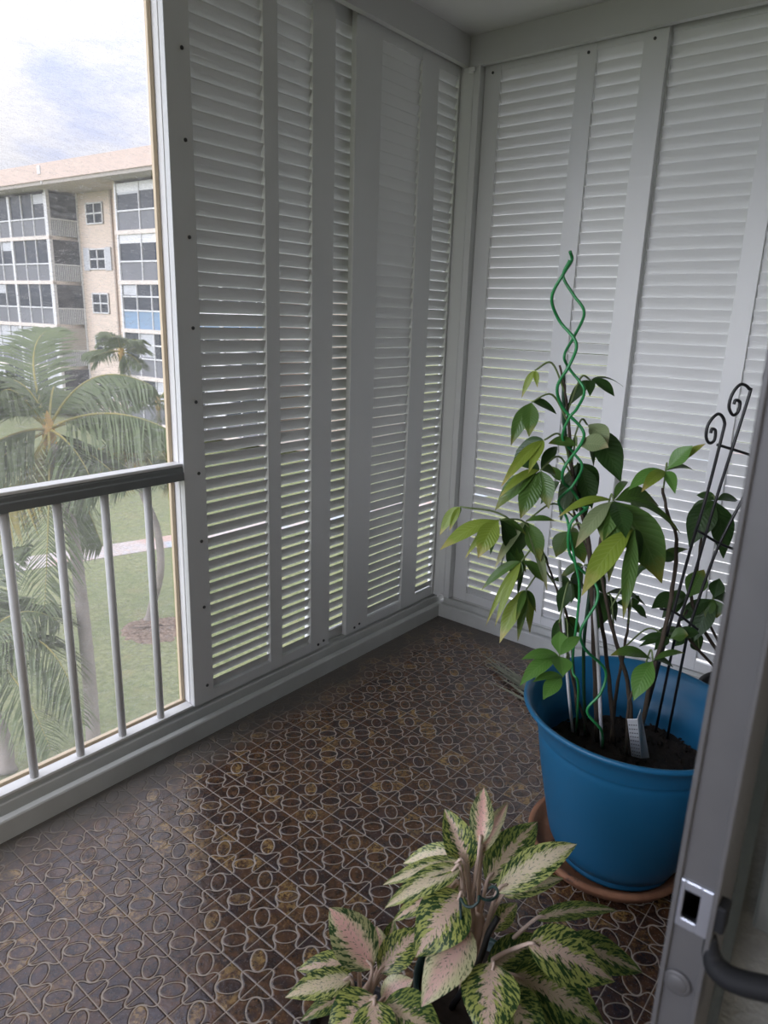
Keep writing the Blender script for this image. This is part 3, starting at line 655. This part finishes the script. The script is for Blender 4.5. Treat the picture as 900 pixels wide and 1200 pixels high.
# black trellis
tr = thing('plant_trellis', 'black wire trellis with curled scroll tops standing in the blue pot', 'trellis', sp(772, 850))
c6 = lambda x, y: (680 + x / 4.09, 400 + y / 4.09)
TB = .05
def T_(lst): return [pp(*p, TB) for p in lst]
def rodpts(scroll, rest): return curve(T_([c6(*p) for p in scroll] + rest), 7)
def low(x, y):
    p = on(x, y, 2, .285); d = p - V((1.226, -.952, .285))
    return V((1.226, -.952, .285)) + d * min(1, .18 / d.length)
mb = MB(); mb.tube(rodpts([(625, 440), (632, 420), (648, 430), (642, 475), (618, 487), (603, 455), (615, 395), (660, 348), (690, 382), (680, 450), (605, 740)], [c8(760, 470), c8(640, 910)]) + [low(758, 842)], .0036, 8); mb.build('scroll_rod', M['black'], tr)
mb = MB(); mb.tube(rodpts([(736, 302), (745, 282), (766, 295), (755, 340), (730, 352), (713, 312), (730, 250), (770, 206), (809, 228), (803, 280), (650, 760)], [c8(790, 570), c8(690, 880)]) + [low(775, 852)], .0036, 8); mb.build('scroll_rod', M['black'], tr)
mb = MB(); mb.tube(rodpts([(905, 170), (915, 150), (936, 165), (925, 210), (898, 220), (882, 180), (900, 120), (940, 78), (978, 98), (972, 150), (850, 600)], [c8(900, 470), c8(750, 890)]) + [low(792, 860)], .0036, 8); mb.build('scroll_rod', M['black'], tr)
for pts in ([c6(655, 495), c6(770, 530), c6(905, 575)], [c6(560, 905), c6(660, 965), c6(770, 1010)], [c8(600, 780), c8(680, 800), c8(800, 890)]):
    mb = MB(); mb.tube(curve(T_(pts), 4), .0032, 8); mb.build('cross_bar', M['black'], tr)

# white perforated tag in the soil
tg = thing('plant_tag', 'white folded perforated plant tag stuck in the blue pot', 'tag', sp(750, 886))
A0, A1, B0, B1 = on(740, 886, 2, .288), on(761, 888, 2, .288), pp(735, 843, -.13), pp(752, 838, -.13)
M0 = on(752, 889, 2, .288) ; M1 = pp(747, 843, -.145)
R1 = pp(751, 831, -.115)
mb = MB(); mb.add([A0, M0, M1, B0], [[0, 1, 2, 3]]); mb.add([M0, A1, R1, M1], [[0, 1, 2, 3]])
nrm = ((M0 - A0).cross(B0 - A0)).normalized()
if nrm.dot(CAM - A0) < 0: nrm = -nrm
for i in range(9):
    for j in range(4):
        f, g = (i + .7) / 10, (j + .7) / 4.4
        c = (A0 * (1 - f) + B0 * f) * (1 - g) + (M0 * (1 - f) + M1 * f) * g + nrm * .0014
        ux = (M0 - A0).normalized() * .0013; uy = (B0 - A0).normalized() * .0015
        mb.add([c - ux - uy, c + ux - uy, c + ux + uy, c - ux + uy], [[0, 1, 2, 3]], 1)
o_ = mb.build('tag_body', [M['tag'], M['tagdot']], tg); md = o_.modifiers.new('thick', 'SOLIDIFY'); md.thickness = .0012

# dried palm blades lying on the tiles behind the pot
dl = MB(); root_ = V((.98, -.50, .012))
for i in range(11):
    e_ = on(random.uniform(556, 590), random.uniform(762, 800), 2, .006)
    s_0 = root_ + V((random.uniform(-.05, .05), random.uniform(-.06, .06), random.uniform(0, .006)))
    m_0 = (s_0 + e_) * .5 + V((random.uniform(-.02, .02), random.uniform(-.02, .02), random.uniform(.004, .018)))
    dl.leaf(s_0, m_0, e_ + V((0, 0, random.uniform(0, .01))), .016, (random.uniform(-.3, .3), random.uniform(-.3, .3), 1), 'lance', .3, 0, 0, 10, 2)
tag(dl.build('dried_palm_leaf', M['dry']), 'dry grey-green leaf blades lying on the tiles behind the blue pot', 'leaf')

# ---------------------------------------------------------------- variegated plants in front
def ag_leaf(root, soil, b, tp, w, tone, d0, dd, fold=.25, shape='ov', arch=.12, petr=.0035):
    B0 = at(b[0], b[1], d0); T0 = at(tp[0], tp[1], d0 + dd); L = (T0 - B0).length
    W_ = w * d0 / FPX
    mb = MB()
    tocam = (CAM - B0).normalized(); N = (tocam * .8 + V((0, 0, .5))).normalized()
    T = (T0 - B0).normalized()
    if abs(T.dot(N)) > .85: N = (N + V((-.3, -.4, .2))).normalized()
    mid = (B0 + T0) * .5 + V((0, 0, 1)) * L * arch + tocam * L * arch * .5
    mb.leaf(B0, mid, T0, W_, N, shape, fold, .025, 0, 14, 8, .12)
    q_ = soil + V((random.uniform(-.02, .02), random.uniform(-.02, .02), 0))
    ms = (q_ + B0) * .5 + V((0, 0, (B0 - q_).length * .12)) + (q_ - B0) * .12
    nx = B0 + (mid - B0) * .25
    P = curve([q_, ms, B0, nx], 6); mb.tube(P, [petr * (1.5 - .9 * i / (len(P) - 1)) for i in range(len(P))], 8, 1)
    mb.build('leaf', [M[tone], M['pinkpetiole']], root)
GS = V((1.238, -1.685, .205))
g1 = thing('variegated_plant', 'larger plant with cream, pink and green mottled leaves in a dark green pot', 'plant', GS)
gp = thing('plant_pot', 'dark green pot under the larger mottled plant in the foreground', 'pot', (GS.x, GS.y, 0))
mb = MB(); mb.lathe([(.001, 0), (.075, 0), (.078, .006), (.098, .20), (.104, .203), (.105, .225), (.101, .227), (.096, .222), (.093, .19), (.001, .185)], (GS.x, GS.y, 0), 56); mb.build('pot_body', M['greenpot'], gp, True)
mb = MB(); mb.lathe([(.001, .207), (.05, .205), (.0935, .203)], (GS.x, GS.y, 0), 32); tag(mb.build('soil', M['soil'], gp), 'dark soil', kind='stuff')
mb = MB(); mb.tube(curve([GS + V((0, 0, -.003)), at(557, 1120, 1.235), at(562, 1070, 1.225)], 6), [.011] * 12 + [.006], 10); mb.build('stem', M['pinkpetiole'], g1)
LG = [
 ((549, 1022), (521, 948), 40, 'ag_green', 1.20, .03, .5), ((562, 990), (567, 923), 30, 'ag_pink', 1.20, .05, .3), ((564, 1000), (595, 941), 20, 'ag_blush', 1.22, .06, .6),
 ((570, 1035), (630, 963), 48, 'ag_dark', 1.22, .10, .15), ((582, 1046), (676, 989), 42, 'ag_pale', 1.19, .05, .25), ((588, 1050), (660, 1030), 28, 'ag_pale', 1.20, .05, .3),
 ((544, 1012), (449, 1037), 24, 'ag_pale', 1.18, -.02, .5), ((540, 1018), (451, 1064), 30, 'ag_pale', 1.17, -.04, .4), ((538, 1036), (460, 1080), 30, 'ag_green', 1.19, -.03, .3),
 ((540, 1000), (472, 1012), 28, 'ag_pale', 1.22, .04, .3), ((543, 1048), (487, 1122), 66, 'ag_green', 1.16, -.05, .12), ((551, 1090), (494, 1180), 54, 'ag_blush', 1.15, -.07, .2),
 ((578, 1128), (568, 1222), 70, 'ag_green', 1.13, -.08, .12), ((618, 1106), (720, 1150), 66, 'ag_green', 1.15, .02, .1), ((572, 1136), (638, 1098), 40, 'ag_dark', 1.20, .06, .2),
 ((600, 1142), (712, 1206), 72, 'ag_dark', 1.17, .0, .1), ((626, 1078), (724, 1067), 22, 'ag_dark', 1.24, .06, .3), ((660, 1108), (752, 1140), 46, 'ag_dark', 1.24, .03, .2),
 ((576, 1092), (606, 1058), 26, 'ag_green', 1.24, .05, .3), ((560, 1010), (596, 985), 34, 'ag_dark', 1.26, .05, .2), ((545, 1060), (500, 1040), 26, 'ag_dark', 1.25, .02, .2), ((586, 1160), (640, 1240), 60, 'ag_dark', 1.14, -.05, .1)]
for b, tp, w, tone, d0, dd, fo in LG: ag_leaf(g1, GS, b, tp, w, tone, d0, dd, fo)
GS2 = V((1.105, -1.845, .155))
g2 = thing('variegated_plant', 'smaller plant with pink-centred mottled leaves left of the larger one', 'plant', GS2)
gp2 = thing('plant_pot', 'small black pot under the left mottled plant at the bottom edge', 'pot', (GS2.x, GS2.y, 0))
mb = MB(); mb.lathe([(.001, 0), (.06, 0), (.063, .005), (.076, .15), (.081, .153), (.082, .172), (.078, .174), (.074, .169), (.071, .14), (.001, .135)], (GS2.x, GS2.y, 0), 48); mb.build('pot_body', M['blackpot'], gp2, True)
mb = MB(); mb.lathe([(.001, .157), (.04, .155), (.0715, .153)], (GS2.x, GS2.y, 0), 32); tag(mb.build('soil', M['soil'], gp2), 'dark soil', kind='stuff')
LS = [
 ((436, 1136), (386, 1064), 58, 'ag_pink', 1.20, .03, .15), ((420, 1130), (348, 1137), 30, 'ag_green', 1.20, .0, .35), ((412, 1148), (334, 1169), 34, 'ag_pale', 1.18, -.03, .3),
 ((420, 1160), (352, 1197), 26, 'ag_dark', 1.18, -.03, .3), ((440, 1168), (383, 1226), 60, 'ag_green', 1.15, -.05, .15), ((444, 1140), (496, 1088), 42, 'ag_green', 1.22, .04, .2),
 ((445, 1128), (441, 1085), 24, 'ag_blush', 1.23, .04, .4), ((449, 1130), (462, 1078), 22, 'ag_dark', 1.24, .05, .4), ((447, 1172), (484, 1148), 32, 'ag_blush', 1.18, .0, .3),
 ((448, 1180), (520, 1215), 62, 'ag_dark', 1.15, -.04, .1), ((438, 1172), (440, 1240), 50, 'ag_green', 1.14, -.06, .15), ((455, 1135), (478, 1105), 26, 'ag_pale', 1.24, .03, .3)]
for b, tp, w, tone, d0, dd, fo in LS: ag_leaf(g2, GS2, b, tp, w, tone, d0, dd, fo)
# wire supports among the leaves
c3 = lambda x, y: (420 + x / 4.5, 920 + y / 4.5)
hk = [(c3(538, 770), 1.19), (c3(538, 640), 1.185), (c3(540, 600), 1.18), (c3(562, 635), 1.17), (c3(600, 642), 1.165), (c3(632, 615), 1.165), (c3(636, 588), 1.17), (c3(655, 600), 1.17), (c3(690, 608), 1.17), (c3(725, 590), 1.18), (c3(735, 560), 1.19), (c3(715, 535), 1.2), (c3(690, 545), 1.205)]
mb = MB(); mb.tube(curve([GS + V((-.035, -.01, .0))] + [at(*p, d - .05) for p, d in hk], 7), .0024, 8)
tag(mb.build('wire_support', M['greenpot'], None, True), 'thin dark green wire support with a double curl among the mottled leaves', 'plant support')
mb = MB(); mb.tube(curve([GS + V((-.01, -.05, 0)), at(560, 1130, 1.16), at(572, 1095, 1.17), at(584, 1074, 1.18)], 6), .0052, 10)
tag(mb.build('plant_stake', M['black'], None, True), 'black slanted stake among the mottled leaves in the foreground', 'plant stake')

# ---------------------------------------------------------------- outside: ground
GZ = -5.7
mb = MB(); mb.box((-130, -60, GZ - .3), (-1.5, 120, GZ)); struct('lawn', mb, M['lawn'], 'green lawn between the two apartment buildings', 'lawn')
mb = MB(); mb.box((-7, 6, GZ - .1), (40, 60, GZ + .03)); struct('gap_slab', mb, M['concrete'], 'pale concrete slab added beyond the right louvres to whiten their gaps', 'gap_slab')  # pale ground added so the gaps of the right louvres read bright
pa = [on(0, 658, 2, GZ), on(205, 627, 2, GZ), on(205, 644, 2, GZ), on(0, 676, 2, GZ)]
d1 = (pa[0] - pa[1]).normalized(); d2 = (pa[3] - pa[2]).normalized()
e1 = (pa[1] - pa[0]).normalized()
q4 = [pa[0] - e1 * 25, pa[0] + e1 * 40, None, None]; nrm = V((e1.y, -e1.x, 0)); wd = 1.15
q4[2] = q4[1] + nrm * wd; q4[3] = q4[0] + nrm * wd
mb = MB(); mb.add([p + V((0, 0, .02)) for p in q4] + [p - V((0, 0, .1)) for p in q4], [[0, 1, 2, 3], [4, 5, 6, 7], [0, 1, 5, 4], [1, 2, 6, 5], [2, 3, 7, 6], [3, 0, 4, 7]])
struct('path', mb, M['path'], 'pale paver path crossing the lawn', 'path')
mc = on(182, 738, 2, GZ)
mb = MB(); mb.lathe([(.001, .07), (.25, .06), (.5, .04), (.72, .0), (.76, -.05)], (mc.x, mc.y, GZ), 40)
mb.v = [(x + random.uniform(-.08, .08), y_ + random.uniform(-.08, .08), z + random.uniform(-.012, .02)) for x, y_, z in mb.v]
tag(mb.build('mulch', M['mulch']), 'patch of brown mulch around the leaning palm trunk', 'mulch', None, 'stuff')

# ---------------------------------------------------------------- outside: palms
def frond(root, P0, P1, P2, ll, mat='palm', n=54, hang=.55, stalk=.14):
    P0, P1, P2 = V(P0), V(P1), V(P2); mb = MB(); L = (P1 - P0).length + (P2 - P1).length
    bz = lambda t_: P0 * (1 - t_) ** 2 + P1 * 2 * t_ * (1 - t_) + P2 * t_ * t_
    pts = [bz(i / 14) for i in range(15)]
    mb.tube(pts, [.026 * (1 - .85 * i / 14) for i in range(15)], 6, 1)
    for i in range(n):
        t_ = stalk + (1 - stalk) * (i + .5) / n; p = bz(t_); T = (bz(min(1, t_ + .02)) - bz(t_ - .02)).normalized()
        side = T.cross(V((0, 0, 1)))
        side = side.normalized() if side.length > .05 else V((1, 0, 0))
        l = ll * (math.sin(PI * min(1, .12 + t_ * .86)) ** .6) * random.uniform(.85, 1.1)
        for sgn in (-1, 1):
            d = (side * sgn * (1 - hang * .6) + T * .55 + V((0, 0, .25 - hang)) + V((random.uniform(-.1, .1), random.uniform(-.1, .1), random.uniform(-.1, .1)))).normalized()
            m = p + d * l * .5; e = p + d * l * .92 + V((0, 0, -hang * l * .45))
            wv = T * .5 + V((0, 0, .3)); wv = (wv - d * wv.dot(d)).normalized() * .021
            mb.add([p - wv * .6, p + wv * .6, m + wv, m - wv, e], [[0, 1, 2, 3], [3, 2, 4]])
    return mb.build('frond', [M[mat], M['palmdry']], root)
def palm(label, trunk_pts, radii, crown, fronds, ll, auto=0, autolen=2.4, group='palm trees on the lawn'):
    r = thing('palm_tree', label, 'palm tree', trunk_pts[0], group)
    P = curve(trunk_pts, 8); k = len(P); mb = MB()
    rr = [radii[0] + (radii[1] - radii[0]) * min(1, i / (k - 1) * 1.2) for i in range(k)]; rr[0] *= 1.35; rr[1] *= 1.15
    rr = [x * (1 + .05 * (i % 2)) for i, x in enumerate(rr)]
    mb.tube(P, rr, 14); mb.build('trunk', M['trunk'], r)
    mb = MB(); c = V(crown); mb.lathe([(.001, -.4), (radii[1] * 1.05, -.38), (radii[1] * 1.25, -.12), (radii[1] * .9, .1), (.001, .3)], c, 14); mb.build('crown_shaft', M['crown'], r)
    for p1, p2, hang, mat in fronds: frond(r, c, p1, p2, ll, mat, 58, hang)
    for i in range(auto):
        a = 2 * PI * (i + random.uniform(-.3, .3)) / auto; el = random.uniform(-.1, 1.0)
        d = V((math.cos(a) * math.cos(el), math.sin(a) * math.cos(el), math.sin(el)))
        ln = autolen * random.uniform(.8, 1.1)
        frond(r, c, c + d * ln * .55, c + d * ln * .8 + V((0, 0, -ln * random.uniform(.1, .45))), ll * .95, 'palm' if random.random() > .15 else 'palmdry', 46, random.uniform(.35, .7))
    return r
D = 11.0
base = on(112, 905, 2, GZ)
cr = at(57, 503, D)
palm('palm with broad arching fronds just beyond the railing', [base, at(105, 800, 11.1), at(95, 700, 11.1), at(84, 620, 11.0), cr - V((0, 0, .2))], (.11, .085), cr, [
    (at(25, 405, 10.8), at(-45, 470, 10.4), .35, 'palm'), (at(-5, 440, 11), at(-50, 530, 10.5), .5, 'palm'), (at(100, 410, 11.2), at(178, 452, 11), .75, 'palm'), (at(20, 400, 12), at(60, 385, 12.8), .2, 'palm'),
    (at(125, 465, 10.6), at(200, 505, 10.2), .75, 'palm'), (at(60, 560, 10.2), at(52, 715, 9.9), .5, 'palm'), (at(-10, 540, 10.4), at(-80, 590, 10), .5, 'palm'),
    (at(0, 500, 10.3), at(-60, 560, 9.8), .6, 'palm'), (at(110, 530, 10.8), at(150, 570, 10.5), .45, 'palm'), (at(90, 560, 11.6), at(120, 640, 11.6), .5, 'palm'), (at(30, 560, 10.5), at(-20, 620, 10), .45, 'palmdry'),
    (at(85, 440, 12), at(120, 470, 12.8), .5, 'palm')], .95, 5, 2.1)
b2 = on(174, 727, 2, GZ); D2 = 16.0; c2_ = at(160, 540, D2)
palm('palm with a curved thin trunk standing in the mulch patch', [b2, b2 + V((.08, .06, .35)), at(188, 668, 16), at(184, 620, 16), at(168, 580, 16), c2_ - V((0, 0, .2))], (.095, .075), c2_, [
    (at(150, 480, 16), at(95, 560, 15.6), .5, 'palm'), (at(165, 470, 16), at(215, 550, 15.8), .5, 'palm'), (at(190, 500, 15.5), at(215, 585, 15), .45, 'palmdry'), (at(140, 500, 15.5), at(110, 570, 15), .4, 'palmdry'),
    (at(150, 510, 15), at(140, 575, 14.6), .4, 'palmdry'), (at(175, 520, 15), at(185, 570, 14.7), .4, 'palm'), (at(160, 470, 17), at(130, 500, 18), .3, 'palm')], .85, 7, 1.9)
b3 = on(8, 905, 2, GZ); c3_ = at(-40, 770, 10.6)
palm('palm at the far left whose lower fronds droop behind the balusters', [b3, at(2, 860, 11), c3_ - V((.1, 0, .15))], (.12, .1), c3_, [
    (at(60, 690, 10.3), at(98, 850, 10), .6, 'palm'), (at(20, 690, 10.8), at(70, 730, 10.6), .5, 'palm'), (at(10, 750, 9.9), at(60, 880, 9.6), .5, 'palm'), (at(-40, 660, 10.8), at(30, 640, 11), .5, 'palm')], .9, 3, 1.7)
c4 = at(142, 412, 27); b4 = V((c4.x, c4.y, GZ))
palm('tall distant palm in front of the far building', [b4, b4 * .5 + c4 * .5, c4 - V((0, 0, .2))], (.14, .1), c4, [
    (at(138, 380, 27), at(112, 405, 27), .4, 'palm'), (at(125, 395, 27), at(108, 430, 27), .5, 'palm'), (at(150, 385, 27), at(170, 410, 27), .5, 'palm'), (at(150, 420, 27), at(160, 470, 26.8), .5, 'palm')], .8, 9, 1.6)
c5 = at(185, 470, 30); b5 = V((c5.x, c5.y, GZ))
palm('small pale palm beside the right end of the far building', [b5, b5 * .5 + c5 * .5, c5 - V((0, 0, .2))], (.12, .1), c5, [], .8, 10, 1.9)
# ---------------------------------------------------------------- outside: apartment building
F0 = V((-48.431, 19.518, 0)); eU = V((.99704, .0769, 0)); nO = V((.0769, -.99704, 0))
BM_ = Matrix(((eU.x, nO.x, 0, F0.x), (eU.y, nO.y, 0, F0.y), (0, 0, 1, 0), (0, 0, 0, 1)))   # u along the front, o outward, z
bl = thing('apartment_building', 'beige apartment block with screened balconies across the lawn', 'building', BM_ @ V((6, -6, GZ)))
def bx(name, mats, boxes, parent=bl):
    mb = MB()
    for a, b, mi in boxes: mb.box(a, b, mi, BM_)
    return mb.build(name, mats, parent, True)
LV = [8.06, 5.43, 2.80, .17, -2.46, -5.09]
U0, U1 = -14.0, 24.0
bx('roof', [M['b_roof']], [((U0, -13, 8.25), (U1, 1.2, 9.15), 0)])
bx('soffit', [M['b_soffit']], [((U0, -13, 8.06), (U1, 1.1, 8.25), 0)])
bx('wall', [M['b_wall']], [((U0, -12, GZ), (5.3, -2.0, 8.06), 0), ((5.3, -12, GZ), (11.9, -1.8, 8.06), 0), ((11.9, -12, GZ), (U1, -2.0, 8.06), 0), ((11.75, -2, GZ), (11.9, -.05, 8.06), 0)])
bx('downpipe', [M['b_pipe']], [((9.0, -1.8, GZ), (9.12, -1.68, 8.06), 0)])
def floors(k): return LV[k + 1], LV[k]
sides = [(-14.0, 5.3, 'left'), (11.85, 24.0, 'right')]
for k in range(5):
    z0, z1 = floors(k)
    for (a, b, sd) in sides:
        bx('balcony_slab', [M['b_trim']], [((a, -2.0, z0 - .16), (b, .1, z0 + .06), 0)])
    bays = [(-11.3, -7.2), (-7.2, -3.1), (-3.1, .95), (.95, 5.1)] + [(12.0, 16.1), (16.1, 20.2), (20.2, 24.0)]
    for (a, b) in bays:
        right = a > 10; nP = 2 if (right and k < 2) else 3
        bxs = [((a, -.05, z0 + .06), (a + .12, .08, z1 - .16), 1), ((b - .12, -.05, z0 + .06), (b, .08, z1 - .16), 1), ((a, -.05, z0 + 1.02), (b, .05, z0 + 1.10), 1)]
        for j in range(nP):
            p0 = a + .12 + (b - a - .24) * j / nP; p1 = a + .12 + (b - a - .24) * (j + 1) / nP
            r_ = random.random(); gm = 0 if r_ < .62 else (3 if r_ < .85 else 2)
            if k == 3 and not right: gm = 3
            bxs.append(((p0, -.06, z0 + 1.10), (p1, -.02, z1 - .16), 0))
            if gm == 3: bxs.append(((p0 + .06, -.019, z0 + 1.9 if k < 3 else z0 + 1.15), (p1 - .06, -.01, z1 - .2), 3))
            if right and k >= 2: bxs.append(((p0, -.05, z0 + 1.78), (p1, .05, z0 + 1.86), 1))
            bxs.append(((p1 - .03, -.05, z0 + .06), (p1 + .03, .06, z1 - .16), 1))
            bxs.append(((p0, -.04, z0 + .06), (p1, -.01, z0 + 1.02), 4 if (right and k == 2) else 2))
        if right and k < 2: bxs.append(((a, -.03, z1 - .62), (b, .0, z1 - .16), 1))
        bx('window', [M['b_glass'], M['b_frame'], M['b_panel'], M['b_shade'], M['b_panelblue']], bxs)
    # return side of the left bay with an open baluster railing
    bx('post', [M['b_frame']], [((5.1, -.12, z0 + .06), (5.3, .08, z1), 0), ((5.5, -1.8, z0), (5.62, -1.7, z1), 0)])
    def side(a, z): return None
    mb = MB()
    def sbox(f0, f1, z0_, z1_, th, mi):
        p = [V((5.22 + .32 * f, -.05 - 1.7 * f, 0)) for f in (f0, f1)]
        q_ = [BM_ @ V((pp_.x + dx, pp_.y, zz)) for pp_ in p for dx in (0, th) for zz in (z0_, z1_)]
        mb.add(q_, [[0, 1, 3, 2], [4, 5, 7, 6], [0, 1, 5, 4], [2, 3, 7, 6], [0, 2, 6, 4], [1, 3, 7, 5]], mi)
    sbox(0, 1, z0 + 1.06, z1 - .16, .03, 1 if k == 3 else 0)
    mb.build('side_screen', [M['b_glass'], M['b_beige']], bl, True)
    mb = MB(); sbox(0, 1, z0 + 1.0, z0 + 1.07, .06, 0)
    for i in range(15): sbox((i + .3) / 15, (i + .55) / 15, z0 + .06, z0 + 1.0, .05, 0)
    sbox(0, 1, z0 + .06, z0 + 1.0, .01, 1)
    mb.build('side_railing', [M['b_frame'], M['b_rail']], bl, True)
    # small window in the recessed wall
    c = BM_.inverted() @ on([113, 115, 120, 124, 128][k], [240, 293, 346, 398, 450][k], 1, 0) if False else None
    uc, zc = 7.35, z0 + 1.42
    w2, h2 = .85, .62
    bxs = [((uc - w2, -1.81, zc - h2), (uc + w2, -1.76, zc + h2), 0)]
    for du in (-w2, -.04, w2 - .08): bxs.append(((uc + du, -1.77, zc - h2), (uc + du + .08, -1.70, zc + h2), 1))
    for dz in (-h2, -.04, h2 - .08): bxs.append(((uc - w2, -1.77, zc + dz), (uc + w2, -1.70, zc + dz + .08), 1))
    if k == 1:
        for sx in (-1, 1): bxs.append(((uc + sx * w2, -1.78, zc - h2 - .05), (uc + sx * (w2 + .55), -1.70, zc + h2 + .05), 2))
    bx('window', [M['b_glass'], M['b_frame'], M['b_shade']], bxs)
bx('roof_vent', [M['b_frame']], [((6.6, .9, 8.6), (6.9, 1.25, 9.05), 0), ((6.7, 1.0, 8.1), (6.8, 1.15, 8.6), 0)])

# ---------------------------------------------------------------- light
sc_ = bpy.context.scene
w = bpy.data.worlds.new('sky'); sc_.world = w; w.use_nodes = True
nt = w.node_tree; nt.nodes.clear()
class WN(NT):
    def __init__(s): s.t = nt; s.n = nt.nodes; s.l = nt.links
k = WN(); tc = k.coord('Generated'); X = k.xyz(tc)
cl = k.noise(k.mapv(tc, scale=(1, 1, 2.2)), 2.6, 6, .6, .4)
skyc = k.mix(k.ss(cl, .36, .54), (.60, .66, .92), (.91, .905, .955))
gnd = k.mix(k.ss(X[2], -.05, .02), (.22, .24, .16), skyc)
sd = V((-.20, -.95, .20)).normalized()
dot = k.m_('ADD', k.m_('ADD', k.m_('MULTIPLY', X[0], sd.x), k.m_('MULTIPLY', X[1], sd.y)), k.m_('MULTIPLY', X[2], sd.z))
lobe = k.m_('POWER', k.m_('MAXIMUM', dot, 0.0), 24.0)  # bright sky patch added low behind the camera to light the right wall
st = k.m_('MULTIPLY_ADD', lobe, 12.0, k.m_('MULTIPLY_ADD', k.m_('MAXIMUM', X[2], 0.0), 2.1, .56))
bg = nt.nodes.new('ShaderNodeBackground'); nt.links.new(gnd, bg.inputs[0]); nt.links.new(st, bg.inputs[1])
ow = nt.nodes.new('ShaderNodeOutputWorld'); nt.links.new(bg.outputs[0], ow.inputs[0])
# added warm fill light in the unseen room behind the doorway
L_ = bpy.data.lights.new('room_fill', 'AREA'); L_.shape = 'DISK'; L_.size = .5; L_.energy = 18; L_.color = (1, .9, .78)
lo = bpy.data.objects.new('room_fill', L_); C.objects.link(lo); lo.location = (3.1, -2.4, 2.40)

# ---------------------------------------------------------------- camera + view
cd = bpy.data.cameras.new('camera'); co = bpy.data.objects.new('camera', cd); C.objects.link(co)
cd.sensor_fit = 'VERTICAL'; cd.sensor_height = 36; cd.sensor_width = 27; cd.lens = FPX / 1200 * 36; cd.clip_start = .05; cd.clip_end = 500
co.matrix_world = Matrix(((RT.x, UP.x, -FW.x, CAM.x), (RT.y, UP.y, -FW.y, CAM.y), (RT.z, UP.z, -FW.z, CAM.z), (0, 0, 0, 1)))
cd.dof.use_dof = True; cd.dof.focus_distance = 2.2; cd.dof.aperture_fstop = 8.0
sc_.camera = co
sc_.view_settings.view_transform = 'Standard'; sc_.view_settings.look = 'None'; sc_.view_settings.gamma = 1; sc_.view_settings.exposure = 0.3
sc_.view_settings.use_curve_mapping = False
